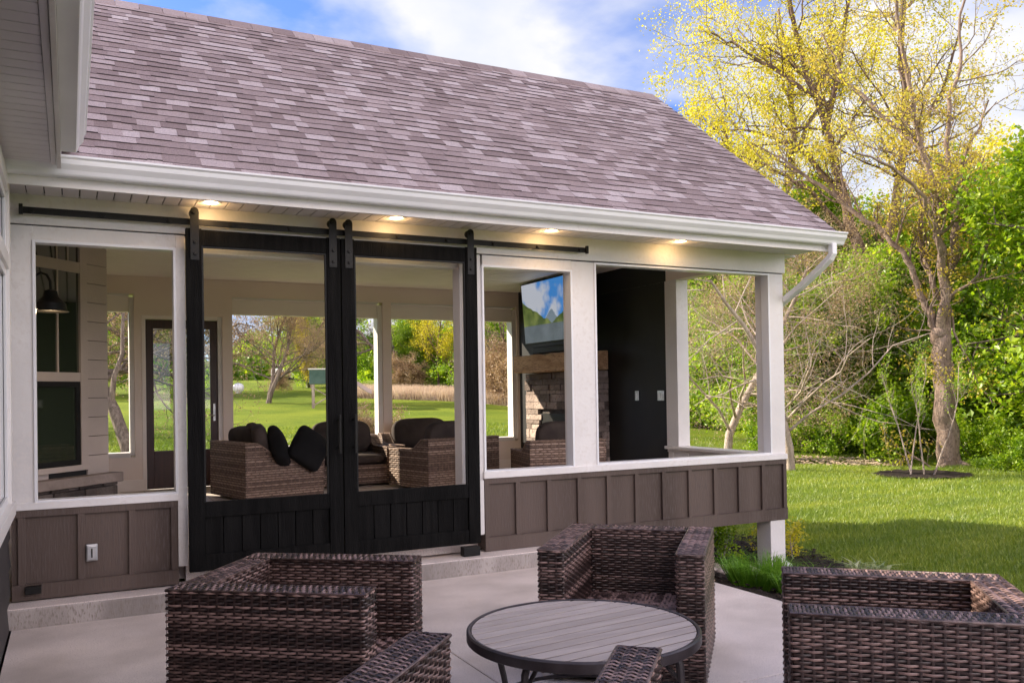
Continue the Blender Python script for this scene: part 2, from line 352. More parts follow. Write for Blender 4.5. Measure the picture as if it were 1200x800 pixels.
def build_ground():
    def axis(lo, hi, c0, c1, fine, coarse):
        v = [c0]
        while v[-1] < c1: v.append(v[-1] + fine)
        s = fine
        while v[-1] < hi: s = min(s * 1.12, coarse); v.append(v[-1] + s)
        s = fine; u = [c0]
        while u[-1] > lo: s = min(s * 1.12, coarse); u.append(u[-1] - s)
        return np.array(u[::-1][:-1] + v)
    X = axis(-260, 320, -2, 26, .3, 12); Y = axis(-120, 420, -2, 30, .3, 12)
    gx, gy = np.meshgrid(X, Y); z = gz(gx, gy)
    V = np.stack([gx, gy, z], -1).reshape(-1, 3)
    ny, nx = gx.shape; i = np.arange(ny - 1)[:, None] * nx + np.arange(nx - 1)[None]
    F = np.stack([i, i + 1, i + nx + 1, i + nx], -1).reshape(-1, 4)
    m, nt, b = newmat('lawn_ground'); N = nt.nodes; L = nt.links
    tc = N.new('ShaderNodeTexCoord')
    n1 = N.new('ShaderNodeTexNoise'); n1.inputs['Scale'].default_value = .35; n1.inputs['Detail'].default_value = 5
    mp = N.new('ShaderNodeMapping'); mp.inputs['Rotation'].default_value = (0, 0, R(27)); mp.inputs['Scale'].default_value = (.6, 3.5, 1)
    n2 = N.new('ShaderNodeTexNoise'); n2.inputs['Scale'].default_value = 2.2; n2.inputs['Detail'].default_value = 8; n2.inputs['Roughness'].default_value = .65
    n3 = N.new('ShaderNodeTexNoise'); n3.inputs['Scale'].default_value = 30; n3.inputs['Detail'].default_value = 6
    L.new(tc.outputs['Object'], n1.inputs['Vector']); L.new(tc.outputs['Object'], mp.inputs[0]); L.new(mp.outputs[0], n2.inputs['Vector']); L.new(tc.outputs['Object'], n3.inputs['Vector'])
    r1 = N.new('ShaderNodeValToRGB'); r1.color_ramp.elements[0].position = .36; r1.color_ramp.elements[1].position = .66
    r1.color_ramp.elements[0].color = (.10, .17, .014, 1); r1.color_ramp.elements[1].color = (.26, .32, .03, 1)
    ad = N.new('ShaderNodeMath'); ad.operation = 'MULTIPLY_ADD'; ad.inputs[1].default_value = .5
    L.new(n1.outputs['Fac'], ad.inputs[0]); a2 = N.new('ShaderNodeMath'); a2.operation = 'MULTIPLY'; a2.inputs[1].default_value = .5
    L.new(n2.outputs['Fac'], a2.inputs[0]); L.new(a2.outputs[0], ad.inputs[2]); L.new(ad.outputs[0], r1.inputs[0])
    r3 = N.new('ShaderNodeValToRGB'); r3.color_ramp.elements[0].position = .35; r3.color_ramp.elements[1].position = .7
    r3.color_ramp.elements[0].color = (.55, .55, .5, 1); r3.color_ramp.elements[1].color = (1.25, 1.2, 1.1, 1)
    L.new(n3.outputs['Fac'], r3.inputs[0])
    mu = N.new('ShaderNodeMix'); mu.data_type = 'RGBA'; mu.blend_type = 'MULTIPLY'; mu.inputs[0].default_value = 1
    L.new(r1.outputs[0], mu.inputs[6]); L.new(r3.outputs[0], mu.inputs[7])
    L.new(mu.outputs[2], b.inputs['Base Color']); b.inputs['Roughness'].default_value = .95; b.inputs['Specular IOR Level'].default_value = .1
    bp = N.new('ShaderNodeBump'); bp.inputs['Strength'].default_value = .8; bp.inputs['Distance'].default_value = .05
    L.new(n3.outputs['Fac'], bp.inputs['Height']); L.new(bp.outputs[0], b.inputs['Normal'])
    tag(mesh_np('ground', V, F, m, None, True), kind='structure')
build_ground()

# blades as one triangle each
def blades(name, P, h, wd, lean, mat, seed, droop=0.0, kind='stuff', parent=None, tilt=None):
    rng = np.random.default_rng(seed); n = len(P)
    a = rng.uniform(0, 2 * np.pi, n); hh = h * rng.uniform(.6, 1.25, n); ww = wd * rng.uniform(.7, 1.2, n)
    d = np.stack([np.cos(a), np.sin(a), 0 * a], -1); b = rng.uniform(0, 2 * np.pi, n)
    ln = np.stack([np.cos(b), np.sin(b), 0 * b], -1) * (lean * rng.uniform(.2, 1, n) * hh)[:, None]
    if tilt is not None: ln = ln + tilt * hh[:, None]
    up = np.array([0, 0, 1.0]) * hh[:, None]
    if not droop:
        V = np.stack([P - d * ww[:, None] / 2, P + d * ww[:, None] / 2, P + ln + up], 1).reshape(-1, 3)
        F = np.arange(3 * n).reshape(-1, 3)
        return mesh_np(name, V, F, mat, parent)
    mid = P + ln * .35 + up * .62; tip = P + ln * 1.25 + up * (1 - droop)
    V = np.stack([P - d * ww[:, None] / 2, P + d * ww[:, None] / 2, mid + d * ww[:, None] * .4, mid - d * ww[:, None] * .4, tip], 1).reshape(-1, 3)
    i = np.arange(n)[:, None] * 5
    return mesh_np(name, V, [i + np.array([[0, 1, 2, 3]]), i + np.array([[3, 2, 4]])], mat, parent)
def lawn_points(n, a0, a1, r0, r1, seed, pw=1.0):
    rng = np.random.default_rng(seed)
    a = np.radians(rng.uniform(a0, a1, n)); r = r0 + (r1 - r0) * rng.uniform(0, 1, n) ** pw
    x, y = r * np.sin(a), r * np.cos(a)
    ok = ~((x < 6.9) & (y < 12.4)) & ~((x < 4.5) & (y < 7))
    ok &= (np.hypot(x - 16.0, y - 12.3) > .95)
    ok &= ~((np.hypot(x, y) > 22.7) & (np.hypot(x, y) < 24.5) & (np.degrees(np.arctan2(x, y)) > 41) & (np.degrees(np.arctan2(x, y)) < 54))
    x, y = x[ok], y[ok]
    return np.stack([x, y, gz(x, y)], -1)
P = np.concatenate([lawn_points(170000, 36, 66, 7.2, 16, 1), lawn_points(90000, 36, 64, 15, 26, 2), lawn_points(30000, 36, 62, 24, 34, 4)])
tag(blades('lawn_grass', P, .055, .011, .9, M['grassblade'], 3), kind='stuff')
P = np.concatenate([lawn_points(70000, 2, 40, 12.2, 30, 5)])
tag(blades('lawn_grass', P, .08, .02, .9, M['grassblade'], 6), kind='stuff')

# ------------------------------------------------------------------ patio, step, beds
pm = MB()
for (x0, x1, y0, y1) in ((-6, -2.3, -6, -.4), (-2.294, 1.827, -6, -.4), (1.833, 4.17, -6, -.4), (-.40, 1.827, -.394, 3.197), (1.833, 4.17, -.394, 3.197), (-.40, 1.827, 3.203, 6.097), (1.833, 4.17, 3.203, 6.097)):
    pm.box(x0, x1, y0, y1, -.12, 0)
tag(pm.build('patio', M['concrete'], None, .006), kind='structure')
tag(MB().box(-6, 4.14, -6, 6.4, -.3, -.02).build('patio_base', M['concrete_edge'], None), kind='structure')
tag(MB().box(-.40, 4.16, 6.097, 6.42, -.02, .121).build('porch_step', M['concrete_edge'], None, .012), kind='structure')
tag(MB().box(-.395, 4.155, 6.103, 6.42, .10, .125).build('step_top', M['concrete'], None, .006), kind='structure')

def sheet(name, pts, mat, lift, step=.12, amp=.012, kind='structure'):
    """ground-following patch inside outline pts"""
    P = np.array(pts); x0, y0 = P.min(0); x1, y1 = P.max(0)
    X = np.arange(x0, x1 + step, step); Y = np.arange(y0, y1 + step, step)
    gx, gy = np.meshgrid(X, Y)
    def inside(px, py):
        c = np.zeros(px.shape, bool); j = len(P) - 1
        for i in range(len(P)):
            xi, yi = P[i]; xj, yj = P[j]
            c ^= ((yi > py) != (yj > py)) & (px < (xj - xi) * (py - yi) / (yj - yi + 1e-12) + xi); j = i
        return c
    rng = np.random.default_rng(5)
    z = gz(gx, gy) + lift + rng.uniform(-amp, amp, gx.shape)
    ny, nx = gx.shape; i = (np.arange(ny - 1)[:, None] * nx + np.arange(nx - 1)[None])
    cx = (gx[:-1, :-1] + gx[1:, 1:]) / 2; cyy = (gy[:-1, :-1] + gy[1:, 1:]) / 2; ok = inside(cx, cyy)
    F = np.stack([i, i + 1, i + nx + 1, i + nx], -1)[ok]
    return tag(mesh_np(name, np.stack([gx, gy, z], -1).reshape(-1, 3), F, mat, None, True), kind=kind)
bed = [(4.17, -3), (4.17, 6.4), (3.2, 6.45), (3.2, 9.5), (5.8, 9.8), (6.9, 9.3), (7.35, 8.2), (7.3, 7.0), (6.95, 6.2), (6.3, 5.4), (5.6, 4.3), (5.3, 2.5), (5.2, -3)]
sheet('mulch_bed', bed, M['mulch'], .035, .06, .02)
ring = [(16.0 + .95 * math.cos(a * .3927) * 1.1, 12.3 + .9 * math.sin(a * .3927)) for a in range(16)]
sheet('mulch_ring', ring, M['mulch'], .03, .12, .012)
# pebbles in front of the porch edge and mulch chips
def chips(name, pts, r0, r1, n, mat, seed, flat=.5, lift=.03):
    rng = np.random.default_rng(seed); V = []; F = []
    base = np.array([(1, 0, 0), (-1, 0, 0), (0, 1, 0), (0, -1, 0), (0, 0, 1), (0, 0, -1)], float)
    fc = np.array([(0, 2, 4), (2, 1, 4), (1, 3, 4), (3, 0, 4), (2, 0, 5), (1, 2, 5), (3, 1, 5), (0, 3, 5)])
    P = np.array(pts); x0, y0, x1, y1 = *P.min(0), *P.max(0); k = 0
    from math import isclose
    def ins(x, y):
        c = False; j = len(P) - 1
        for i in range(len(P)):
            if (P[i][1] > y) != (P[j][1] > y) and x < (P[j][0] - P[i][0]) * (y - P[i][1]) / (P[j][1] - P[i][1]) + P[i][0]: c = not c
            j = i
        return c
    while k < n:
        x, y = rng.uniform(x0, x1), rng.uniform(y0, y1)
        if not ins(x, y): continue
        s = rng.uniform(r0, r1); v = base * [s, s * rng.uniform(.5, 1), s * flat] * rng.uniform(.8, 1.2, (6, 3)); a = rng.uniform(0, 6.3)
        c, q = math.cos(a), math.sin(a); v = v @ np.array([[c, q, 0], [-q, c, 0], [0, 0, 1]]) + [x, y, G(x, y) + lift + rng.uniform(0, .02)]
        V.append(v); F.append(fc + 6 * k); k += 1
    return mesh_np(name, np.concatenate(V), np.concatenate(F), mat, None, flat > .45)
tag(chips('mulch_chips', bed, .012, .035, 2600, M['mulch'], 11, .3, .045), kind='stuff')
tag(chips('pebbles', [(4.3, 5.6), (4.35, 6.6), (5.2, 6.9), (5.9, 6.5), (5.75, 6.0), (5.0, 5.7)], .02, .055, 900, M['pebble'], 12, .6, .05), kind='stuff')
tag(chips('leaf_litter', [(16.2, 17.6), (18.6, 14.8), (19.3, 15.4), (16.9, 18.2)], .03, .07, 900, M['strawblade'], 13, .3, .06), kind='stuff')

# ------------------------------------------------------------------ screened porch
SP = empty('screened_porch', (0, 0, 0), 0, 'white and brown screened porch with shingled roof and black sliding doors', 'porch')
FY = 6.3
# posts and header of the front wall (white timber)
def post(x0, x1, y0, y1, z0, z1, name='post'): return bx(name, M['white'], SP, x0, x1, y0, y1, z0, z1, .003)
post(-.335, -.20, FY, FY + .14, .70, 2.515)                         # left corner board
post(.652, .715, FY, FY + .14, .25, 2.515)                          # left of the door opening
post(2.772, 2.957, FY + .002, FY + .14, .262, 2.515)
post(2.957, 2.975, FY + .002, FY + .14, .768, 2.43)
bx('jamb', M['white'], SP, 2.90, 2.956, FY - .012, FY + .0, .27, .70)
post(3.81, 4.045, FY, FY + .14, .762, 2.512)
post(6.035, 6.22, FY, FY + .185, .765, 2.515, 'corner_post')
# frames round the openings (thin proud trim)
def frame(x0, x1, z0, z1, t=.018, y=FY):
    mb = MB(); a, b = y - .010, y + .09
    mb.box(x0, x0 + t, a, b, z0, z1); mb.box(x1 - t, x1, a, b, z0, z1); mb.box(x0 + t, x1 - t, a, b, z1 - t, z1); mb.box(x0 + t, x1 - t, a, b, z0, z0 + t)
    return mb.build('screen_frame', M['gutter'], SP, .002)
frame(-.205, .656, .742, 2.425); frame(2.965, 3.815, .755, 2.435); frame(4.038, 6.04, .765, 2.512)
bx('header', M['white'], SP, -.20, .652, FY + .001, FY + .14, 2.42, 2.515)
bx('header', M['white'], SP, .715, 2.772, FY + .02, FY + .14, 2.40, 2.515)
bx('header', M['white'], SP, 2.975, 3.81, FY + .001, FY + .14, 2.43, 2.515)
bx('beam', M['white'], SP, -.335, 6.235, FY - .018, FY + .20, 2.522, 2.72, .003)
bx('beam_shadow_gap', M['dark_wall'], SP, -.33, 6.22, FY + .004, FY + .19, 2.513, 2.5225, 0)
bx('sill', M['white'], SP, -.335, .652, FY - .022, FY + .16, .702, .748, .004)
bx('sill', M['white'], SP, 2.955, 6.226, FY - .022, FY + .20, .712, .765, .004)
# brown board-and-batten skirts
def skirt(x0, x1, ztop, zbot, bats, bt=.085):
    bx('skirt_panel', M['brown'], SP, x0, x1, FY + .012, FY + .13, zbot + .01, ztop, 0)
    mb = MB()
    for b in bats: mb.box(b, b + .042, FY - .012, FY + .011, zbot + bt, ztop - .045)
    mb.box(x0, x1, FY - .012, FY + .011, ztop - .045, ztop - .001)
    mb.build('batten', M['brown'], SP, .002)
    bx('bottom_board', M['brown'], SP, x0, x1, FY - .018, FY + .012, zbot, zbot + bt, .002)
    bx('flashing', M['brown'], SP, x0, x1, FY - .021, FY + .012, zbot + bt, zbot + bt + .004, 0)
skirt(-.335, .652, .702, .135, [-.30, .038, .342, .605], .095)
skirt(2.96, 6.22, .712, .128, [2.962] + [3.243 + .2957 * i for i in range(9)] + [5.90, 6.175], .11)
bx('foot_post', M['white'], SP, 6.0, 6.185, FY - .01, FY + .18, -.55, .127, .003)
bx('foot_post', M['white'], SP, 6.0, 6.185, 11.45, 11.63, -.65, .127, .003)
# floor, right wall, back wall, left wall
bx('floor', M['floorin'], SP, -.2, 6.19, FY + .14, 11.72, .14, .26, 0)
bx('floor_tile', M['concrete'], SP, .70, 2.80, FY + .02, FY + .139, .14, .255, .003)
mb = MB()
for i in range(int(6.2 / .3)):
    mb.box(-.1 + .3 * i, -.1 + .3 * i + .006, 6.5, 11.6, .26, .2615)
mb.build('floor_joint', M['concrete_edge'], SP)
RX0, RX1 = 6.08, 6.22
bx('side_header', M['inwall'], SP, RX0, RX1, 6.485, 11.6, 2.64, 2.93, 0)
bx('side_sill', M['white'], SP, RX0 - .06, RX1 + .02, 6.485, 7.97, .735, .768, .004)
bx('side_skirt', M['white'], SP, RX0, RX1 - .012, 6.485, 7.97, .14, .734, 0)
mb = MB()
for i in range(6): mb.box(RX0 - .014, RX0 - .001, 6.52 + i * .27, 6.56 + i * .27, .26, .72)
mb.box(RX0 - .014, RX0 - .001, 6.485, 7.97, .70, .734)
mb.build('side_batten', M['white'], SP, .002)
bx('side_board', M['brown'], SP, RX1 - .011, RX1 + .012, 6.49, 11.72, .128, .712, 0)
bx('jamb', M['white'], SP, RX0 - .02, RX1, 7.76, 7.97, .77, 2.64)
bx('jamb', M['white'], SP, 6.04, 6.09, 6.40, 6.486, .77, 2.64)
bx('charcoal_wall', M['dark_wall'], SP, RX0, RX1, 7.972, 11.6, .26, 2.64, 0)
bx('charcoal_wall', M['dark_wall'], SP, RX0 - .004, RX0 - .001, 7.972, 11.6, 2.64, 2.915, 0)
BY = 11.6
def backwall(name, x0, x1, z0, z1, mat='inwall'): return bx(name, M[mat], SP, x0, x1, BY, BY + .14, z0, z1, 0)
backwall('back_wall', .32, 6.08, 2.69, 2.93)
backwall('back_wall', .32, .80, .26, .68)
backwall('back_wall', .715, .80, .68, 2.69); backwall('back_wall', 1.76, 1.885, .26, 2.69); backwall('back_wall', .80, 1.76, 2.43, 2.69)
backwall('back_wall', 1.885, 6.08, .26, .68)
backwall('back_wall', 3.92, 4.045, .68, 2.69); backwall('back_wall', 3.24, 3.34, .68, 2.69); backwall('back_wall', 6.04, 6.08, .68, 2.69)
# porch end trims: white jambs and shade boxes
for (a, b) in ((.66, .715), (1.71, 1.76), (3.85, 3.92), (5.97, 6.04)):
    bx('jamb', M['white'], SP, a, b, BY + .03, BY + .20, .70 if a != 1.71 else .27, 2.655)
for (a, b) in ((.32, .66), (1.885, 3.24), (3.34, 3.85), (4.045, 5.97)):
    bx('roller_shade', M['ceil'], SP, a, b, BY + .04, BY + .12, 2.47, 2.68, .004)
    bx('shade_hem', M['white'], SP, a, b, BY - .02, BY + .045, 2.665, 2.69, .002)
    bx('back_sill', M['white'], SP, a, b, BY - .03, BY + .20, .68, .735, .003)
for (a, b) in ((.80, .875), (1.685, 1.76)): pass
bx('baseboard', M['ceil'], SP, .32, .80, BY - .016, BY - .001, .26, .40); bx('baseboard', M['ceil'], SP, 1.76, 6.08, BY - .016, BY - .001, .26, .40)
# back door: dark mahogany frame with one big pane
D = MB()
D.box(.845, .935, BY + .02, BY + .07, .27, 2.38); D.box(1.61, 1.70, BY + .02, BY + .07, .27, 2.38); D.box(.935, 1.61, BY + .02, BY + .07, 2.27, 2.38); D.box(.935, 1.61, BY + .02, BY + .07, .27, .74)
bd = D.build('back_door', M['redwood'], SP, .003)
MB().box(.935, 1.61, BY + .04, BY + .048, .74, 2.27).build('pane', M['glass'], bd)
h = MB(); h.box(1.64, 1.665, BY + .012, BY + .019, 1.10, 1.32); h.tube([(1.652, BY + .012, 1.17), (1.652, BY - .03, 1.17), (1.58, BY - .035, 1.17)], .008, 6)
h.build('door_handle', M['galv'], bd)
bx('door_frame', M['ceil'], SP, .80, .845, BY - .01, BY + .12, .26, 2.43); bx('door_frame', M['white'], SP, 1.70, 1.71, BY - .01, BY + .12, .26, 2.43); bx('door_frame', M['ceil'], SP, .845, 1.70, BY - .01, BY + .12, 2.385, 2.43)
# ceiling boards
mb = MB(); y = 6.44
while y < 11.59: mb.box(.0, 6.08, y, min(y + .122, 11.6), 2.912, 2.935); y += .14
mb.build('ceiling', M['ceil'], SP, .003); bx('ceiling_backing', M['dark_wall'], SP, -.3, 6.2, 6.32, 11.7, 2.936, 2.96, 0)
bx('ceiling_trim', M['ceil'], SP, -.30, 6.08, 6.325, 6.50, 2.73, 2.93, 0)

# roof ---------------------------------------------------------------
RX = 6.42; EY, EZ = 5.79, 2.845; GY, GZ = 8.58, 5.01; BYe = 12.2
def shingles(name, x0, x1, ye, ze, yr, zr, seed, mat):
    rng = np.random.default_rng(seed); L_ = math.hypot(yr - ye, zr - ze); u = np.array([0, (yr - ye) / L_, (zr - ze) / L_])
    n = np.array([0, -u[2], u[1]]) * (1 if yr > ye else -1)
    V = []; F4 = []; k = 0; ex = .112; rows = int(L_ / ex) + 1
    o = np.array([0, ye, ze])
    for r in range(rows):
        s0 = r * ex - .02; s1 = min(s0 + ex + .012, L_)
        x = x0 - rng.uniform(0, .3)
        while x < x1:
            wd = rng.choice([.10, .13, .16, .19, .22]) * rng.uniform(.85, 1.15); xa, xb = max(x, x0), min(x + wd, x1); x += wd
            if xb - xa < .01: continue
            h = .006 if rng.random() < .4 else .010
            dj = rng.choice([-.006, 0, .006]) + rng.uniform(-.003, .003)
            q = [(xa, s0 + dj, 0), (xb, s0 + dj, 0), (xa, s0 + dj, h), (xb, s0 + dj, h), (xa, s1, .001), (xb, s1, .001)]
            V += [o + u * b + n * c + np.array([a, 0, 0]) for a, b, c in q]
            F4 += [(k, k + 1, k + 3, k + 2), (k + 2, k + 3, k + 5, k + 4), (k, k + 2, k + 4, k + 4), (k + 1, k + 5, k + 3, k + 3)][:2]
            k += 6
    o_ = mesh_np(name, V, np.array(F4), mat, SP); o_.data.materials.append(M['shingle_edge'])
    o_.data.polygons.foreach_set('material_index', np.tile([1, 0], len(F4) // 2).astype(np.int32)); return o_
def shinglemat():
    m, nt, b = newmat('weathered_purple_grey_shingle'); N = nt.nodes; L = nt.links
    g = N.new('ShaderNodeNewGeometry'); r = N.new('ShaderNodeValToRGB'); e = r.color_ramp
    e.elements[0].position = 0; e.elements[0].color = (.225, .172, .165, 1); e.elements[1].position = 1; e.elements[1].color = (.48, .415, .41, 1)
    for p, c in ((.25, (.275, .215, .208)), (.6, (.335, .268, .26)), (.85, (.40, .33, .325))):
        k = e.elements.new(p); k.color = (*c, 1)
    L.new(g.outputs['Random Per Island'], r.inputs[0])
    tc = N.new('ShaderNodeTexCoord'); n = N.new('ShaderNodeTexNoise'); n.inputs['Scale'].default_value = 130; n.inputs['Detail'].default_value = 3
    L.new(tc.outputs['Object'], n.inputs['Vector'])
    n2 = N.new('ShaderNodeTexNoise'); n2.inputs['Scale'].default_value = .8; n2.inputs['Detail'].default_value = 4; L.new(tc.outputs['Object'], n2.inputs['Vector'])
    mr = N.new('ShaderNodeMapRange'); mr.inputs[1].default_value = .3; mr.inputs[2].default_value = .7; mr.inputs[3].default_value = .72; mr.inputs[4].default_value = 1.28; L.new(n.outputs['Fac'], mr.inputs[0])
    m3 = N.new('ShaderNodeMapRange'); m3.inputs[1].default_value = .3; m3.inputs[2].default_value = .7; m3.inputs[3].default_value = .94; m3.inputs[4].default_value = 1.06; L.new(n2.outputs['Fac'], m3.inputs[0])
    mm = N.new('ShaderNodeMath'); mm.operation = 'MULTIPLY'; L.new(mr.outputs[0], mm.inputs[0]); L.new(m3.outputs[0], mm.inputs[1])
    hs = N.new('ShaderNodeHueSaturation'); L.new(mm.outputs[0], hs.inputs['Value']); L.new(r.outputs[0], hs.inputs['Color']); L.new(hs.outputs[0], b.inputs['Base Color'])
    bp = N.new('ShaderNodeBump'); bp.inputs['Strength'].default_value = .5; bp.inputs['Distance'].default_value = .003; L.new(n.outputs['Fac'], bp.inputs['Height']); L.new(bp.outputs[0], b.inputs['Normal'])
    b.inputs['Roughness'].default_value = .92; b.inputs['Specular IOR Level'].default_value = .2
    return m
M['shingle'] = shinglemat()
rf = MB()
sl_ = lambda y: EZ - .008 + (y - EY) * (GZ - EZ) / (GY - EY)
rf.prism([(EY + .0, EZ - .010), (GY, GZ - .010), (BYe, EZ - .010), (BYe, EZ - .04), (GY, GZ - .06), (EY, EZ - .04)], 'x', -3.6, RX - .012)
roof = rf.build('roof', M['dark_wall'], SP)
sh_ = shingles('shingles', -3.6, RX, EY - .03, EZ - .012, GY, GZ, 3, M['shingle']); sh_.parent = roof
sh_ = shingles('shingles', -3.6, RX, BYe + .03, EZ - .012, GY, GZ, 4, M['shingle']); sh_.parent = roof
rc = MB(); x = -3.6
while x < RX - .05:
    rc.prism([(GY - .13, GZ - .088), (GY, GZ + .017), (GY + .13, GZ - .065), (GY + .13, GZ - .078), (GY, GZ + .003), (GY - .13, GZ - .10)], 'x', x, min(x + .195, RX)); x += .2
rc.build('ridge_cap', M['shingle'], roof)
rk = MB(); d = .16
rk.prism([(EY, EZ - .045), (GY, GZ - .062), (BYe, EZ - .045), (BYe, EZ - .045 - d), (GY, GZ - .062 - d), (EY, EZ - .045 - d)], 'x', RX - .06, RX - .035)
rk.build('rake_board', M['white'], SP)
gb = MB(); gb.prism([(6.3, 2.72), (6.3, 3.18), (GY, GZ - .07), (11.74, 3.13), (11.74, 2.72)], 'x', 6.14, 6.215); gb.build('gable_wall', M['brown'], SP)
# fascia, gutter, soffit, downspout
bx('fascia', M['white'], SP, -.33, RX - .02, 5.80, 5.825, 2.665, 2.835, .002)
bx('fascia', M['white'], SP, -.33, RX - .02, 12.16, 12.185, 2.665, 2.80, .002)
gp = [(5.799, 2.835), (5.799, 2.722), (5.735, 2.722), (5.725, 2.732), (5.715, 2.755), (5.690, 2.785), (5.685, 2.812), (5.672, 2.822), (5.672, 2.834), (5.684, 2.834), (5.690, 2.826), (5.740, 2.80), (5.790, 2.826)]
MB().prism(gp, 'x', -.33, 6.43).build('gutter', M['gutter'], SP, .0015)
mb = MB(); x = -.33
while x < 6.36: mb.box(x + .0035, min(x + .0965, 6.38), 5.826, 6.281, 2.708, 2.722); x += .10
mb.build('soffit', M['soffit'], SP, .002); bx('soffit_backing', M['dark_wall'], SP, -.33, 6.38, 5.826, 6.282, 2.7225, 2.735, 0)
bx('soffit', M['soffit'], SP, 6.24, 6.38, 6.284, 12.15, 2.69, 2.705, 0)
bx('soffit', M['soffit'], SP, .4, 6.23, 11.76, 12.15, 2.69, 2.705, 0)
mb = MB()
def flat_tube(P, a, b):
    V = []
    for p in P:
        for dx_, dy_ in ((-a, -b), (a, -b), (a, b), (-a, b)): V.append((p[0] + dx_, p[1] + dy_, p[2]))
    n = len(P); F = [(i * 4 + j, i * 4 + (j + 1) % 4, (i + 1) * 4 + (j + 1) % 4, (i + 1) * 4 + j) for i in range(n - 1) for j in range(4)] + [(3, 2, 1, 0), tuple(range(4 * n - 4, 4 * n))]
    return V, F
mb.tube([(6.30, 5.745, 2.735), (6.30, 5.745, 2.64), (6.296, 5.77, 2.60), (6.275, 5.90, 2.50), (6.255, 6.10, 2.37), (6.255, 6.34, 2.25), (6.262, 6.42, 2.20), (6.265, 6.44, 2.12), (6.265, 6.44, .05), (6.265, 6.44, -.30), (6.30, 6.34, -.36)], .042, 4)
mb.build('downspout', M['gutter'], SP, .008)
# recessed lights
for x in (.857, 2.17, 3.49, 4.80):
    t = MB().lathe([(.048, .002), (.066, -.001), (.074, .003), (.074, .008)], (x, 6.07, 2.704), 28).build('recessed_light', M['gutter'], SP, smooth=True)
    e = MB().lathe([(.001, 0), (.030, .0), (.048, .003)], (x, 6.07, 2.7045), 24).build('lens', M['lamp'], t)
    ld = bpy.data.lights.new('downlight', 'POINT'); ld.energy = 0.55; ld.color = (1, .60, .26); ld.shadow_soft_size = .03
    lo = bpy.data.objects.new('downlight', ld); COL.objects.link(lo); lo.location = (x, 6.10, 2.655); lo.parent = t

# barn doors ------------------------------------------------------------
bx('door_track', M['blackmetal'], SP, -.272, 3.92, 6.215, 6.225, 2.575, 2.618, .002)
for i in range(11):
    x = -.20 + i * .405; mb = MB(); mb.tube([(x, 6.195, 2.596), (x, FY - .018, 2.596)], .011, 8); mb.tube([(x, 6.200, 2.596), (x, 6.214, 2.596)], .017, 6); mb.build('track_bolt', M['blackmetal'], SP, smooth=True)
for a_ in (-.272, 3.90): bx('track_stop', M['blackmetal'], SP, a_, a_ + .022, 6.19, 6.214, 2.565, 2.63)
def barn_door(x0, x1, y0, sw_l, sw_r, hx):
    d = empty('barn_door'); d.parent = SP
    y1 = y0 + .045
    bx('stile', M['blackwood'], d, x0, x0 + sw_l, y0, y1, .225, 2.545, .003); bx('stile', M['blackwood'], d, x1 - sw_r, x1, y0, y1, .225, 2.545, .003)
    a, b = x0 + sw_l, x1 - sw_r
    bx('rail', M['blackwood'], d, a, b, y0 + .004, y1 - .001, 2.43, 2.54, .003)
    bx('rail', M['blackwood'], d, a, b, y0 + .004, y1 - .001, .585, .69, .003)
    bx('rail', M['blackwood'], d, a, b, y0 + .004, y1 - .001, .225, .335, .003)
    mb = MB(); n = 7; w_ = (b - a) / n
    for i in range(n): mb.box(a + i * w_ + .0025, a + (i + 1) * w_ - .0025, y0 + .018, y1 - .006, .33, .588)
    mb.build('plank_panel', M['blackwood'], d, .003)
    bx('backing', M['blackwood'], d, a, b, y1 - .0055, y1 - .002, .335, .585, 0)
    fr = MB(); fr.box(a, a + .012, y0 + .012, y1 - .01, .69, 2.43); fr.box(b - .012, b, y0 + .012, y1 - .01, .69, 2.43); fr.box(a + .012, b - .012, y0 + .012, y1 - .01, 2.418, 2.43)
    fr.build('screen_frame', M['blackmetal'], d)
    for hxx in ((x0 + .02 + .035), (x1 - .02 - .035)):
        h = MB(); h.box(hxx - .028, hxx + .028, y0 - .008, y0 - .001, 2.33, 2.67)
        for z in (2.37, 2.47): h.lathe([(.0, .014), (.008, .013), (.012, .008), (.013, 0)], (0, 0, 0), 10); 
        h = MB(); h.box(hxx - .028, hxx + .028, y0 - .008, y0 - .001, 2.33, 2.66)
        for z in (2.37, 2.45): h.tube([(hxx, y0 - .008, z), (hxx, y0 - .018, z)], [.012, .008], 8)
        h.tube([(hxx, y0 + .006, 2.65), (hxx, y0 + .044, 2.65)], .031, 20); h.tube([(hxx, y0 - .022, 2.65), (hxx, y0 + .006, 2.65)], .011, 6)
        h.tube([(hxx, y0 - .0085, 2.66), (hxx, y0 - .0015, 2.66)], .027, 14)
        h.build('hanger', M['blackmetal'], d, smooth=True)
    h = MB(); h.tube([(hx, y0 - .045, .98), (hx, y0 - .045, 1.26)], .010, 8)
    for z in (1.02, 1.22): h.tube([(hx, y0 - .045, z), (hx, y0, z)], .008, 8)
    h.build('handle', M['blackmetal'], d, smooth=True)
    return d
barn_door(.708, 1.768, 6.165, .10, .10, 1.735)
barn_door(1.776, 2.866, 6.165, .098, .098, 1.85)
bx('floor_guide', M['blackmetal'], SP, 2.72, 2.86, 6.17, 6.24, .13, .20); bx('floor_guide', M['blackmetal'], SP, -.26, -.17, 6.235, 6.28, .18, .225)
for (x, y, z, nm, lb) in ((.12, FY + .011, .40, 'outlet_cover', 'grey weatherproof outlet cover on the brown skirt left of the black doors'),):
    t = empty(nm, (x, y, z), 0, lb, 'outlet')
    bx('cover', M['galv'], t, -.035, .035, -.03, -.0, -.055, .055, .006); bx('lid', M['galv'], t, -.030, .030, -.042, -.031, -.048, .048, .008)
    m_ = MB(); m_.box(-.004, .004, -.047, -.043, -.03, .03); m_.build('latch', M['blackmetal'], t)
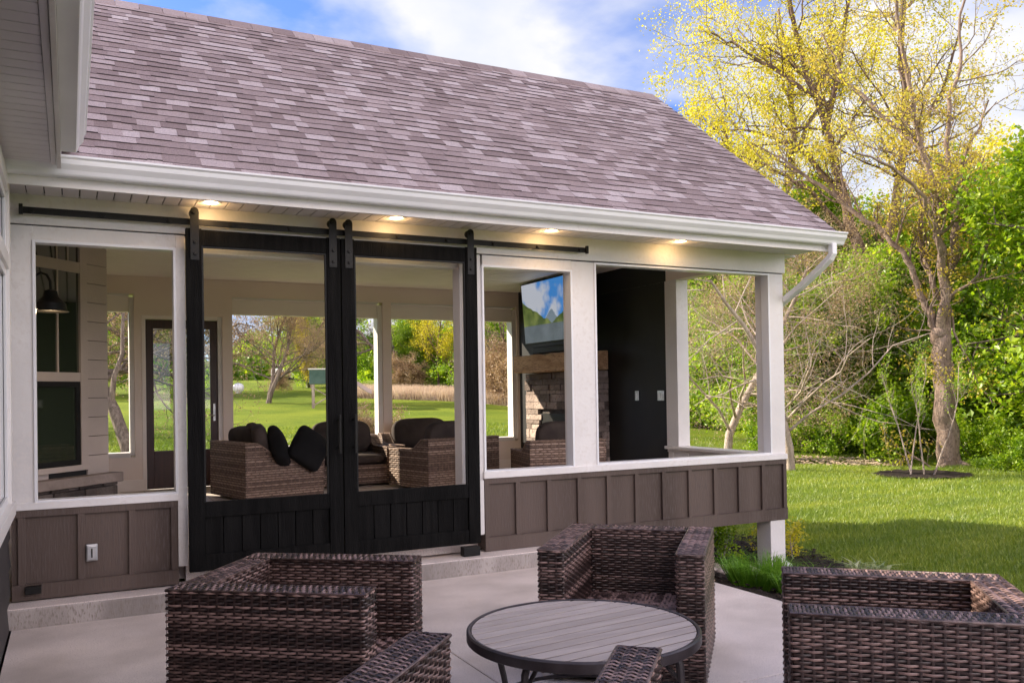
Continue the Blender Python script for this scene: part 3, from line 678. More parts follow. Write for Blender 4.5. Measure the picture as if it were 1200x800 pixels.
for (y, n, lb) in ((8.56, 1, 'narrow silver switch plate on the charcoal wall nearer the stone'), (8.09, 2, 'wide silver switch plate on the charcoal wall nearer the open screen')):
    t = empty('switch_plate', (RX0 - .001, y, 1.34), 0, lb, 'switch', 'switch plates on the charcoal wall')
    wd = .036 if n == 1 else .06
    bx('plate', M['galv'], t, -.012, 0, -wd, wd, -.058, .058, .004)
    for i in range(n): bx('toggle', M['gutter'], t, -.016, -.0125, -.014 + (i - (n - 1) / 2) * .046, .014 + (i - (n - 1) / 2) * .046, -.03, .03, .002)

# ------------------------------------------------------------------ house on the left
H = empty('house', (0, 0, 0), 0, 'house with dark lap siding and white trimmed windows at the left edge', 'house')
WX = -.34
hb = MB(); hb.box(-8, WX - .03, -7, 8.62, -.6, 2.78); hb.box(-8, WX - .03, 8.62, 11.7, -.6, 2.9)
hb.prism([(-.37, 8.60), (.295, 9.30), (.295, 11.72), (-.37, 11.72)], 'z', -.6, 2.93)
hb.build('wall', M['shiplap'], H)
def lap(name, y0, y1, z0, z1, mat, ex=.178):
    mb = MB(); z = z0
    while z < z1 - .01:
        zt = min(z + ex, z1); mb.prism([(WX - .029, z), (WX, z), (WX - .014, zt), (WX - .029, zt)], 'y', y0, y1); z += ex
    return mb.build(name, mat, H, 0)
lap('siding', 6.02, 6.30, .0, 2.775, M['siding']); lap('siding', -6.9, 6.02, .0, .70, M['siding']); lap('siding', 2.2, 4.25, .70, 2.775, M['siding']); lap('siding', -6.9, .1, .70, 2.775, M['siding'])
def house_window(y0, y1, z0, z1):
    f = MB(); t = .10
    f.box(WX - .02, WX + .03, y0, y0 + t, z0, z1); f.box(WX - .02, WX + .03, y1 - t, y1, z0, z1); f.box(WX - .02, WX + .03, y0 + t, y1 - t, z1 - t, z1); f.box(WX - .02, WX + .045, y0 - .02, y1 + .02, z0 - .03, z0 + .05)
    f.box(WX - .02, WX + .028, y0 + t, y1 - t, 2.18, 2.27)
    o = f.build('window', M['white'], H, .003)
    MB().box(WX - .015, WX - .005, y0 + t, y1 - t, z0 + .05, z1 - t).build('pane', M['glassdark'], o)
    s = MB(); a, b = y0 + t, y1 - t
    for (p, q) in ((z0 + .05, 2.18), (2.27, z1 - t)):
        s.box(WX - .004, WX + .012, a, a + .045, p, q); s.box(WX - .004, WX + .012, b - .045, b, p, q); s.box(WX - .004, WX + .012, a + .045, b - .045, q - .045, q); s.box(WX - .004, WX + .012, a + .045, b - .045, p, p + .045)
    s.build('sash', M['gutter'], o, .002)
house_window(4.25, 6.02, .74, 2.74); house_window(.1, 2.2, .74, 2.74)
bx('foundation', M['stonedark'], H, WX - .02, WX + .012, -6.9, 6.28, -.3, 0.0, 0)
# house eave: soffit, fascia, gutter, roof
mb = MB(); y = -6.9
while y < 5.66: mb.box(WX + .001, -.085, y, min(y + .094, 5.665), 2.775, 2.787); y += .1
mb.build('soffit', M['soffit'], H, .002); bx('soffit_backing', M['dark_wall'], H, WX, -.07, -6.9, 5.665, 2.788, 2.80, 0)
bx('soffit_trim', M['white'], H, -.083, -.055, -6.9, 5.665, 2.765, 2.79, .002)
bx('fascia', M['white'], H, -.052, -.03, -6.9, 5.665, 2.745, 2.93, .002)
gp2 = [(-.029, 2.90), (-.029, 2.785), (.045, 2.785), (.052, 2.795), (.06, 2.82), (.083, 2.85), (.088, 2.885), (.098, 2.895), (.098, 2.905), (.086, 2.905), (.08, 2.893), (.04, 2.87), (-.02, 2.893)]
V = []; 
MB().prism(gp2, 'y', -6.9, 5.42).build('gutter', M['gutter'], H, .0015)
hr = MB(); hr.prism([(.02, 2.93), (-4.2, 6.05), (-8.4, 2.93), (-8.4, 2.89), (-4.2, 5.99), (.02, 2.89)], 'y', -7.2, 12.0); hr.build('roof', M['shingle'], H)
# angled bay wall inside the porch: shiplap, window, stone base
Cc = Vector((.319, 9.3, 0)); T = Matrix.Translation(Cc) @ Matrix.Rotation(R(45), 4, 'Z')      # local -x runs back to the house, -y faces the room... 
# local frame: x along the wall (0 at the corner, negative towards the house), -y out of the wall
T = Matrix(((.7071, .7071, 0, Cc.x), (.7071, -.7071, 0, Cc.y), (0, 0, 1, 0), (0, 0, 0, 1)))      # y>0 is out of the wall
def lb(mb, x0, x1, y0, y1, z0, z1): return mb.box(x0, x1, y0, y1, z0, z1, T)
mb = MB(); z = .69
while z < 2.93: lb(mb, -.262, -.0, .001, .022, z, min(z + .176, 2.93)); z += .181
mb.build('shiplap', M['shiplap'], H, .002)
b_ = MB(); lb(b_, -1.0, .01, -.02, .0005, .25, 2.93); b_.build('bay_wall', M['dark_wall'], H)
f = MB()
lb(f, -.262 - .085, -.264, .001, .035, .79, 2.93); lb(f, -.95, -.347, .001, .032, 1.565, 1.65); lb(f, -.95, -.347, .001, .032, 2.58, 2.68); lb(f, -.95, -.264, .001, .05, .74, .79); lb(f, -.95, -.347, .001, .03, 2.86, 2.93)
bw = f.build('window', M['shiplap'], H, .002)
p = MB(); lb(p, -.93, -.347, .004, .010, .79, 2.88); p.build('pane', M['glassdark'], bw)
s = MB(); lb(s, -.93, -.347, .011, .024, .79, .84); lb(s, -.93, -.347, .011, .024, 1.515, 1.565); lb(s, -.397, -.347, .011, .024, .84, 1.515)
lb(s, -.93, -.347, .011, .018, .815, .818); s.build('sash', M['blackmetal'], bw)
s = MB(); lb(s, -.605, -.590, .011, .02, 1.65, 2.86); lb(s, -.48, -.465, .011, .02, 2.68, 2.86); lb(s, -.605 + .0, -.59, .021, .023, 1.65, 2.58); s.build('muntin', M['shiplap'], bw)
c = MB(); lb(c, -1.05, .055, -.001, .15, .60, .69); c.build('stone_cap', M['cap'], H, .008)
rng = random.Random(4); c = MB(); z = .27
while z < .59:
    hh = rng.uniform(.045, .10); hh = min(hh, .598 - z); x = -1.0
    while x < .03:
        w_ = rng.uniform(.12, .38); x2 = min(x + w_, .035); lb(c, x + .003, x2 - .003, 0, rng.uniform(.085, .115), z + .002, z + hh - .002); x += w_
    z += hh
    if hh < .02: break
c.build('stone_base', M['stonedark'], H, .006)
# gooseneck lamp on the house wall inside the porch
lp = empty('gooseneck_lamp', (-.31, 7.6, 2.20), 0, 'black gooseneck barn lamp glowing on the wall behind the left screen', 'wall lamp')
MB().tube([(-.03, .0, .0), (.004, .0, .0)], .055, 20).build('wall_plate', M['blackmetal'], lp, smooth=True)
pts = [(0, 0, .0), (.03, 0, .03), (.05, 0, .10), (.075, 0, .155), (.12, 0, .185), (.16, 0, .17), (.185, 0, .12), (.187, 0, .05), (.187, 0, 0)]
MB().tube(pts, .010, 8).build('arm', M['blackmetal'], lp, smooth=True)
sh = MB().lathe([(.022, .055), (.045, .045), (.055, .0), (.10, -.045), (.108, -.05), (.113, -.105), (.130, -.115), (.126, -.115), (.108, -.10), (.098, -.045), (.04, .0), (.02, .03)], (.187, 0, -.0), 28).build('lamp_shade', M['blackmetal'], lp, smooth=True)
MB().lathe([(.001, -.085), (.028, -.075), (.034, -.05), (.026, -.02), (.014, .0)], (.187, 0, 0), 16).build('bulb', M['bulb'], lp, smooth=True)
ld = bpy.data.lights.new('lamp_light', 'POINT'); ld.energy = 3; ld.color = (1, .7, .4); ld.shadow_soft_size = .03
lo = bpy.data.objects.new('lamp_light', ld); COL.objects.link(lo); lo.location = (.187, 0, -.10); lo.parent = lp

# ------------------------------------------------------------------ fireplace, television
FP = empty('fireplace', (5.75, 9.98, .26), 0, 'stacked ledge stone fireplace with thick rough timber mantel', 'fireplace')
rng = random.Random(9); c = MB(); X0, X1, Y0, Y1 = 0, .325, -.80, .80; z = 0.0
while z < 1.38:
    hh = rng.choice([.055, .075, .075, .10, .12]); hh = min(hh, 1.40 - z); y = Y0
    while y < Y1 - .01:
        w_ = rng.uniform(.13, .42); y2 = min(y + w_, Y1)
        if Y1 - y2 < .06: y2 = Y1
        if not (-.42 < (y + y2) / 2 < .42 and .25 < z < .85):
            c.box(-rng.uniform(.0, .03), .2, y + .003, y2 - .003, z + .003, z + hh - .003)
        y = y2
    x = X0 + .03
    while x < X1:
        w_ = rng.uniform(.12, .3); x2 = min(x + w_, X1); c.box(x + .003, x2 - .003, Y0 - rng.uniform(0, .018), Y0 + .15, z + .003, z + hh - .003); x = x2
    z += hh
c.build('stone_veneer', M['stone'], FP, .006)
MB().box(.03, .325, -.78, .78, 0, 1.40).build('core', M['stonedark'], FP)
MB().box(.01, .028, -.42, .42, .25, .85).build('firebox', M['blackmetal'], FP)
mb = MB(); mm = MB(); n = 14; V = []
for i in range(n + 1):
    y = -.82 + 1.68 * i / n; rng2 = random.Random(i); j = lambda: rng2.uniform(-.008, .008)
    V += [(-.165 + j(), y, 1.41 + j()), (-.17 + j(), y, 1.645 + j()), (.32, y, 1.655 + j()), (.32, y, 1.41 + j())]
F = [(4 * i + k, 4 * i + (k + 1) % 4, 4 * i + 4 + (k + 1) % 4, 4 * i + 4 + k) for i in range(n) for k in range(4)] + [(3, 2, 1, 0), (4 * n, 4 * n + 1, 4 * n + 2, 4 * n + 3)]
MB().add(V, F).build('mantel', M['mantel'], FP, .012)
TV = empty('television', (5.60, 9.83, 2.47), 0, 'large flat television tilted above the mantel showing a mountain lake', 'television')
TVT = Matrix.Rotation(R(-4), 4, 'Y')
MB().box(0, .045, -.735, .735, -.42, .42, TVT).build('casing', M['blackmetal'], TV, .004)
MB().box(.046, .44, -.12, .12, -.1, .1, TVT).build('wall_mount', M['blackmetal'], TV)
def screenmat():
    m, nt, b = newmat('landscape_on_screen'); N = nt.nodes; L = nt.links
    tc = N.new('ShaderNodeTexCoord'); sp = N.new('ShaderNodeSeparateXYZ'); L.new(tc.outputs['Object'], sp.inputs[0])
    def math_(op, a, bb=None, c_=None):
        k = N.new('ShaderNodeMath'); k.operation = op
        for i, v in enumerate((a, bb, c_)):
            if v is None: continue
            if isinstance(v, (int, float)): k.inputs[i].default_value = v
            else: L.new(v, k.inputs[i])
        return k.outputs[0]
    n = N.new('ShaderNodeTexNoise'); n.inputs['Scale'].default_value = 3.2; n.inputs['Detail'].default_value = 7; L.new(tc.outputs['Object'], n.inputs['Vector'])
    r = N.new('ShaderNodeValToRGB'); r.color_ramp.elements[0].position = .42; r.color_ramp.elements[1].position = .56
    r.color_ramp.elements[0].color = (.03, .16, .42, 1); r.color_ramp.elements[1].color = (.36, .38, .43, 1)
    cl = math_('ADD', n.outputs['Fac'], math_('MULTIPLY', sp.outputs['Y'], .16)); L.new(cl, r.inputs[0])
    ay = math_('ABSOLUTE', math_('ADD', sp.outputs['Y'], .05))
    n2 = N.new('ShaderNodeTexNoise'); n2.inputs['Scale'].default_value = 5; n2.inputs['Detail'].default_value = 6; L.new(tc.outputs['Object'], n2.inputs['Vector'])
    ridge = math_('ADD', math_('MULTIPLY', ay, .42), math_('MULTIPLY_ADD', n2.outputs['Fac'], .12, -.22))
    hill = math_('LESS_THAN', sp.outputs['Z'], ridge)
    far = math_('LESS_THAN', sp.outputs['Z'], math_('SUBTRACT', math_('MULTIPLY_ADD', n2.outputs['Fac'], .35, -.20), math_('MULTIPLY', ay, .35)))
    lake = math_('LESS_THAN', sp.outputs['Z'], -.17)
    hc = N.new('ShaderNodeValToRGB'); hc.color_ramp.elements[0].position = .4; hc.color_ramp.elements[1].position = .65
    hc.color_ramp.elements[0].color = (.03, .055, .012, 1); hc.color_ramp.elements[1].color = (.13, .16, .04, 1); L.new(n2.outputs['Fac'], hc.inputs[0])
    def mix(f, a, c_):
        k = N.new('ShaderNodeMix'); k.data_type = 'RGBA'; L.new(f, k.inputs[0])
        if isinstance(a, tuple): k.inputs[6].default_value = a
        else: L.new(a, k.inputs[6])
        if isinstance(c_, tuple): k.inputs[7].default_value = c_
        else: L.new(c_, k.inputs[7])
        return k.outputs[2]
    c1 = mix(far, r.outputs[0], (.12, .16, .20, 1)); c2 = mix(hill, c1, hc.outputs[0]); lkc = N.new('ShaderNodeMix'); lkc.data_type = 'RGBA'; L.new(n2.outputs['Fac'], lkc.inputs[0]); lkc.inputs[6].default_value = (.02, .035, .05, 1); lkc.inputs[7].default_value = (.12, .14, .17, 1); c3 = mix(lake, c2, lkc.outputs[2])
    L.new(c3, b.inputs['Emission Color']); b.inputs['Emission Strength'].default_value = .42; b.inputs['Base Color'].default_value = (.01, .01, .01, 1); b.inputs['Roughness'].default_value = .25
    return m
MB().box(-.003, -.001, -.715, .715, -.40, .40, TVT).build('screen', screenmat(), TV)
sb = empty('soundbar', (5.70, 9.84, 1.915), 0, 'black soundbar resting on the mantel under the television', 'soundbar')
MB().box(-.05, .05, -.55, .55, 0.006, .10).build('body', M['blackmetal'], sb, .012); MB().box(-.03, .03, -.45, -.40, 0, .006).box(-.03, .03, .40, .45, 0, .006).build('foot', M['blackmetal'], sb)
# ------------------------------------------------------------------ woven furniture
class Weave:
    def __init__(s, seed=0): s.V = []; s.F = []; s.A = []; s.n = 0; s.rng = np.random.default_rng(seed); s.BV = []; s.BF = []; s.bn = 0
    def _strip(s, P, Nn, Wd, w, arch, col, mask=None):
        """P (m,3) centre line, Nn normals, Wd unit width directions"""
        m = len(P)
        a = P - Wd * w / 2 - Nn * arch; b = P; c = P + Wd * w / 2 - Nn * arch
        V = np.stack([a, b, c], 1).reshape(-1, 3)
        i = np.arange(m - 1)[:, None] * 3
        if mask is not None: i = i[mask]
        F = np.concatenate([i + [[0, 1, 4, 3]], i + [[1, 2, 5, 4]]])
        s.V.append(V); s.F.append(F + s.n); s.A.append(np.full(len(V), col)); s.n += len(V)
    def path(s, pts, up, h0, h1, sp=.038, pitch=.0132, amp=.0046, closed=False, top=None, rad=.014, back=True, wf=.70):
        """rows of strands run along the plan path pts (list of 3-D points), stacked along up from h0 to h1; top(u)-> height limit"""
        P = [np.array(p, float) for p in pts]; up = np.array(up, float)
        if closed: P = P + [P[0]]
        # round the corners
        Q = [P[0]]; n = len(P)
        for i in range(1, n - 1):
            a = P[i - 1] - P[i]; b = P[i + 1] - P[i]; la, lb_ = np.linalg.norm(a), np.linalg.norm(b); r = min(rad, la / 2, lb_ / 2)
            a /= la; b /= lb_; p0 = P[i] + a * r; p2 = P[i] + b * r
            for t in (0, .33, .67, 1): Q.append((1 - t) ** 2 * p0 + 2 * t * (1 - t) * P[i] + t * t * p2)
        Q.append(P[-1]); Q = np.array(Q)
        seg = np.linalg.norm(np.diff(Q, axis=0), axis=1); cum = np.concatenate([[0], np.cumsum(seg)]); Lt = cum[-1]
        k = max(2, int(round(Lt / sp)));
        if closed and k % 2: k += 1
        sp = Lt / k; u = np.linspace(0, Lt, k * 4 + 1)
        C = np.stack([np.interp(u, cum, Q[:, j]) for j in range(3)], -1)
        T = np.gradient(C, axis=0); T /= np.linalg.norm(T, axis=1)[:, None] + 1e-12; Nn = np.cross(T, up)
        rows = int((h1 - h0) / pitch); pitch = (h1 - h0) / rows; mid = (u[1:] + u[:-1]) / 2
        for j in range(rows):
            v = h0 + (j + .5) * pitch
            off = amp * np.sin(np.pi * u / sp + np.pi * (j % 2) + .0)
            mask = None if top is None else (v < top(mid))
            if mask is not None and not mask.any(): continue
            jit = s.rng.normal(0, .0006)
            s._strip(C + up * (v + jit) + Nn * off[:, None], Nn, np.broadcast_to(up, C.shape), pitch * wf, pitch * .22, s.rng.uniform(.25, 1.0), mask)
        # stakes
        for i in range(k):
            uu = sp * (i + .5)
            c = np.array([np.interp(uu, cum, Q[:, j]) for j in range(3)]); ix = min(i * 4 + 2, len(Nn) - 1); nn = Nn[ix]; tt = T[ix]
            hh = h1 if top is None else min(h1, float(top(np.array([uu]))[0]))
            if hh - h0 < .02: continue
            Pp = np.array([c + up * h0, c + up * hh]); s._strip(Pp, np.array([nn, nn]), np.array([tt, tt]), .009, .001, .35)
        if back:
            Cb = C - Nn * (amp + .004); hh = np.full(len(u), h1) if top is None else np.minimum(h1, top(u))
            V = np.stack([Cb + up * h0, Cb + up * hh[:, None]], 1).reshape(-1, 3); i = np.arange(len(u) - 1)[:, None] * 2
            s.V.append(V); s.F.append(i + np.array([[0, 2, 3, 1]]) + s.n); s.A.append(np.full(len(V), -.3)); s.n += len(V)
    def panel(s, O, U, Vv, lu, lv, **kw):
        """flat panel: rows run along U, stacked along V"""
        O = np.array(O, float); U = np.array(U, float)
        s.path([O, O + U * lu], Vv, 0, lv, **kw)
    def cord(s, pts, r=.0045, col=.6, k=5):
        mb = MB(); mb.tube(pts, r, k, False); s.V.append(np.array(mb.v)); s.F.append(np.array(mb.f) + s.n); s.A.append(np.full(len(mb.v), col)); s.n += len(mb.v)
    def build(s, name, mat, parent):
        return mesh_np(name, np.concatenate(s.V), np.concatenate(s.F), mat, parent, True, np.concatenate(s.A))

def top_weave(wv, x0, x1, y0, y1, z, along='y', **kw):
    """woven horizontal top; strands cross the short way"""
    if along == 'y': wv.panel((x0, y0, z), (1, 0, 0), (0, 1, 0), x1 - x0, y1 - y0, **kw)
    else: wv.panel((x0, y1, z), (0, -1, 0), (1, 0, 0), y1 - y0, x1 - x0, **kw)

def make_armchair():
    """front faces -y, local origin under the middle of the front edge"""
    W, Dp, Ht, t = .80, .84, .635, .135; z0 = .035
    c = empty('wicker_armchair')
    for s_ in (-1, 1):
        a, b = (-W / 2, -W / 2 + t) if s_ < 0 else (W / 2 - t, W / 2)
        wv = Weave(3 + s_)
        wv.path([(a, .3, 0), (a, 0, 0), (b, 0, 0), (b, Dp, 0), (a, Dp, 0)], (0, 0, 1), z0, Ht - .004, closed=True)
        top_weave(wv, a + .003, b - .003, .003, Dp - .003, Ht, sp=.030, pitch=.0135)
        e = .003
        wv.cord([(a + e, e, Ht - .004), (b - e, e, Ht - .004), (b - e, Dp - e, Ht - .004), (a + e, Dp - e, Ht - .004), (a + e, e, Ht - .004)], .006)
        wv.build('arm', M['wicker'], c)
    wv = Weave(8); a, b = -W / 2 + t + .004, W / 2 - t - .004
    wv.path([(b, Dp - t, 0), (a, Dp - t, 0)][::-1], (0, 0, 1), .24, Ht - .006)
    wv.path([(b, Dp, 0), (a, Dp, 0)], (0, 0, 1), z0, Ht - .006)
    top_weave(wv, a, b, Dp - t + .003, Dp - .003, Ht - .001, along='x', sp=.030, pitch=.0135)
    wv.cord([(a, Dp - t + .003, Ht - .005), (b, Dp - t + .003, Ht - .005)], .006); wv.cord([(a, Dp - .003, Ht - .005), (b, Dp - .003, Ht - .005)], .006)
    wv.build('backrest', M['wicker'], c)
    wv = Weave(9)
    wv.panel((a, .012, .285), (1, 0, 0), (0, 1, 0), b - a, Dp - t - .012, sp=.04, pitch=.040, amp=.006, wf=.84)
    wv.panel((a, .012, .2835), (0, 1, 0), (-1, 0, 0), 1e-3, 1e-3, sp=.04, pitch=.001) if False else None
    nx = int((b - a) / .04)
    for i in range(nx):          # crossing strands, woven the other way
        x = a + (i + .5) * (b - a) / nx; y = np.linspace(.012, Dp - t, 60)
        off = -.006 * np.sin(np.pi * (y - .012) / .040 + np.pi / 2 + np.pi * (i % 2))
        wv._strip(np.stack([x + 0 * y, y, .285 + off], -1), np.tile([0, 0, 1.0], (60, 1)), np.tile([1.0, 0, 0], (60, 1)), .032, .002, wv.rng.uniform(.5, 1.1))
    wv.build('seat', M['wicker'], c)
    wv = Weave(10); wv.path([(a, .012, 0), (b, .012, 0)], (0, 0, 1), z0, .283); wv.build('front_panel', M['wicker'], c)
    for x in (-W / 2 + .04, W / 2 - .04):
        for y in (.04, Dp - .04):
            MB().box(x - .03, x + .03, y - .03, y + .03, 0, .045).build('foot', M['galv'], c, .004)
    return c
ch0 = make_armchair()
GRP = 'wicker armchairs round the patio table'
def put(o, x, y, rz, label, z=0.0):
    o.location = (x, y, z); o.rotation_euler = (0, 0, rz); tag(o, label, 'armchair', GRP)
# front-centre position and heading (direction the seat faces)
def place(o, fx, fy, dirx, diry, label):
    put(o, fx, fy, math.atan2(diry, dirx) + math.pi / 2, label)
place(ch0, 2.314, 3.435, -.683, -.730, 'dark wicker armchair facing the camera behind the round table')
c2 = copy_tree(ch0); place(c2, 1.242, 3.536, .80, -.60, 'dark wicker armchair seen side on left of the round table')
c3 = copy_tree(ch0); place(c3, 1.27, 2.37, .69, .724, 'dark wicker armchair nearest the camera with only its arm tops showing')
c4 = copy_tree(ch0); place(c4, 2.452, 2.50, -.735, .678, 'dark wicker armchair at the right edge beside the lawn')

# round slatted table
TC = (1.855, 3.02); TR = .475; TZ = .44
tb = empty('round_table', (TC[0], TC[1], 0), 0, 'round low patio table with grey slatted top and dark metal legs', 'table')
sa = R(6.5); Tm = Matrix.Rotation(sa, 4, 'Z'); mb = MB(); n = 13; ws = 2 * (TR - .022) / n
for i in range(n):
    y0, y1 = -TR + .022 + i * ws + .005, -TR + .022 + (i + 1) * ws - .005; rr = TR - .021
    t0 = [y0 + (y1 - y0) * k / 4 for k in range(5)]
    xs = [math.sqrt(max(rr * rr - y * y, 1e-6)) for y in t0]
    pts = [(x, y) for x, y in zip(xs, t0)] + [(-x, y) for x, y in zip(xs[::-1], t0[::-1])]
    pts = [tuple((Tm @ Vector((x, y, 0)))[:2]) for x, y in pts]
    mb.prism(pts, 'z', TZ - .0043, TZ - .001)
mb.build('slat', M['tablewood'], tb, .0008)
MB().lathe([(.0, TZ - .028), (TR - .022, TZ - .028), (TR - .022, TZ - .0045), (0, TZ - .0045)], k=40).build('under_plate', M['tablerim'], tb)
MB().lathe([(TR - .017, TZ - .020), (TR - .017, TZ + .001), (TR - .014, TZ + .003), (TR - .006, TZ + .003), (TR, TZ - .003), (TR, TZ - .036), (TR - .004, TZ - .04), (TR - .012, TZ - .04), (TR - .012, TZ - .02)], k=96).build('rim', M['tablerim'], tb, smooth=True)
for k in range(4):
    a = R(28 + 90 * k); c_, s_ = math.cos(a), math.sin(a)
    rad = [(.40, TZ - .03), (.425, .36), (.43, .27), (.40, .17), (.385, .10), (.40, .04), (.435, .006)]
    l = MB().tube([(r * c_, r * s_, z) for r, z in rad], [.014, .015, .015, .014, .013, .013, .016], 8); l.build('leg', M['tablerim'], tb, smooth=True)
    b_ = MB().tube([(.42 * c_, .42 * s_, .30), (.34 * c_, .34 * s_, .37), (.25 * c_, .25 * s_, TZ - .03)], .009, 6); b_.build('brace', M['tablerim'], tb, smooth=True)
MB().tube([(.385 * math.cos(R(10 * i)), .385 * math.sin(R(10 * i)), .12) for i in range(37)], .009, 6, False).build('stretcher_ring', M['tablerim'], tb, smooth=True)

# interior lounge furniture ------------------------------------------------
def cushion_mesh(w, d, h, puff=.25, n=14, e=5.0, seed=0):
    """rounded soft box centred on the origin"""
    rng = random.Random(seed); V = []; F = []
    rows = n; cols = 2 * n
    def se(c, p): return math.copysign(abs(c) ** p, c)
    for i in range(rows + 1):
        ph = -math.pi / 2 + math.pi * i / rows
        for j in range(cols):
            th = 2 * math.pi * j / cols
            x = se(math.cos(ph), .45) * se(math.cos(th), .28); y = se(math.cos(ph), .45) * se(math.sin(th), .28); z = se(math.sin(ph), .6)
            f = 1 - puff * (x * x * y * y) + rng.uniform(-.012, .012)
            V.append((x * w / 2, y * d / 2, z * h / 2 * f))
    for i in range(rows):
        for j in range(cols): F.append((i * cols + j, i * cols + (j + 1) % cols, (i + 1) * cols + (j + 1) % cols, (i + 1) * cols + j))
    return V, F
def cushion(name, mat, parent, w, d, h, loc, rot=(0, 0, 0), seed=0, puff=.25):
    V, F = cushion_mesh(w, d, h, puff, seed=seed); o = MB().add(V, F).build(name, mat, parent, 0, True)
    o.location = loc; o.rotation_euler = rot; return o
def make_lounge(W, Dp, seats, bh=.64, ah=.50, seed=0):
    c = empty('wicker_lounge_chair' if seats == 1 else 'wicker_sofa'); t = .13; K = dict(sp=.045, pitch=.026, amp=.0045)
    sc = .30                                   # length of the scooped part beside the back
    def top(u_from_back):                      # height by distance from the rear edge
        x = np.clip((u_from_back - .10) / .28, 0, 1); return bh - (bh - ah) * (x * x * (3 - 2 * x))
    for s_ in (-1, 1):
        a, b = (-W / 2, -W / 2 + t) if s_ < 0 else (W / 2 - t, W / 2)
        wv = Weave(seed + s_)
        wv.path([(b, 0, 0), (b, Dp, 0)] if s_ > 0 else [(b, 0, 0), (b, Dp, 0)], (0, 0, 1), .03, bh, top=lambda u: top(Dp - u), **K)
        wv.path([(a, Dp, 0), (a, 0, 0)], (0, 0, 1), .03, bh, top=lambda u: top(u), **K)
        wv.path([(a, 0, 0), (b, 0, 0)], (0, 0, 1), .03, ah, **K)
        # curved top
        ys = np.linspace(0, Dp, 30); zs = top(Dp - ys); V = []; 
        for i in range(len(ys) - 1):
            o_ = np.array([a, ys[i], zs[i]]); dv = np.array([0, ys[i + 1] - ys[i], zs[i + 1] - zs[i]]); ln = np.linalg.norm(dv)
            wv.panel(o_, (1, 0, 0), dv / ln, t, ln, sp=.04, pitch=ln / 1.001, amp=.004)
        wv.cord([(a + .003, y, z - .003) for y, z in zip(ys, zs)], .007); wv.cord([(b - .003, y, z - .003) for y, z in zip(ys, zs)], .007)
        wv.build('arm', M['wickertan'], c)
    wv = Weave(seed + 5); wv.path([(W / 2, Dp + .002, 0), (-W / 2, Dp + .002, 0)], (0, 0, 1), .03, bh, **K)
    wv.path([(-W / 2 + t, Dp - t, 0), (W / 2 - t, Dp - t, 0)], (0, 0, 1), .25, bh, **K)
    top_weave(wv, -W / 2 + .01, W / 2 - .01, Dp - t, Dp, bh, along='x', sp=.04, pitch=.024)
    wv.cord([(-W / 2, Dp, bh - .004), (W / 2, Dp, bh - .004)], .007); wv.cord([(-W / 2 + t, Dp - t, bh - .004), (W / 2 - t, Dp - t, bh - .004)], .007)
    wv.build('backrest', M['wickertan'], c)
    wv = Weave(seed + 6); wv.path([(-W / 2 + t, .01, 0), (W / 2 - t, .01, 0)], (0, 0, 1), .03, .27, **K); wv.build('base', M['wickertan'], c)
    MB().box(-W / 2 + t, W / 2 - t, .03, Dp - t, .22, .262).build('seat_deck', M['cush'], c)
    sw = (W - 2 * t) / seats
    for i in range(seats):
        x = -W / 2 + t + (i + .5) * sw
        cushion('seat_cushion', M['cush'], c, sw - .01, Dp - t - .01, .15, (x, (Dp - t) / 2 - .01, .335), (0, 0, 0), seed + i)
        cushion('back_cushion', M['cush'], c, sw - .02, .17, .42, (x, Dp - t - .11, .60), (R(-12), 0, 0), seed + i + 3, .1)
    return c
def setl(o, fx, fy, dx_, dy_, label, cat, group='wicker lounge seats inside the porch'):
    o.location = (fx, fy, .26); o.rotation_euler = (0, 0, math.atan2(dy_, dx_) + math.pi / 2); tag(o, label, cat, group)
# back-corner based placing: rear corner K (left or right rear), facing d
def from_rear(o, kx, ky, d, W, Dp, side, *a):
    d = Vector((d[0], d[1])).normalized(); r = Vector((-d.y, d.x))     # r = local +x after rotation (left of heading seen from above)
    # local +x maps to: rotate (1,0) by angle(heading)+90
    lx = Vector((-d.y, d.x)); fc = Vector((kx, ky)) + d * Dp - lx * (side * W / 2)
    setl(o, fc.x, fc.y, d.x, d.y, *a)
LA = make_lounge(1.0, .92, 1, .64, .50, 20)
from_rear(LA, 1.66, 9.50, (.96, .22), 1.0, .92, -1, 'brown wicker lounge chair with its back to the left, piled with dark pillows', 'armchair')
LC = make_lounge(1.06, .86, 1, .61, .48, 40)
from_rear(LC, 3.70, 9.38, (-.22, .97), 1.06, .86, 1, 'brown wicker lounge chair turned away behind the right black door', 'armchair')
LD = make_lounge(.88, .86, 1, .61, .48, 50); from_rear(LD, 4.45, 8.28, (.22, .97), .88, .86, 1, 'brown wicker lounge chair turned away in front of the stone fireplace', 'armchair')
LE = copy_tree(LC); setl(LE, 3.16, 10.42, .03, -1, 'brown wicker lounge chair facing the camera between the two black doors', 'armchair')
LF = copy_tree(LC); setl(LF, 4.28, 10.62, -.05, -1, 'brown wicker lounge chair facing the camera before the middle back window', 'armchair')
GP = 'throw pillows on the left lounge chair'
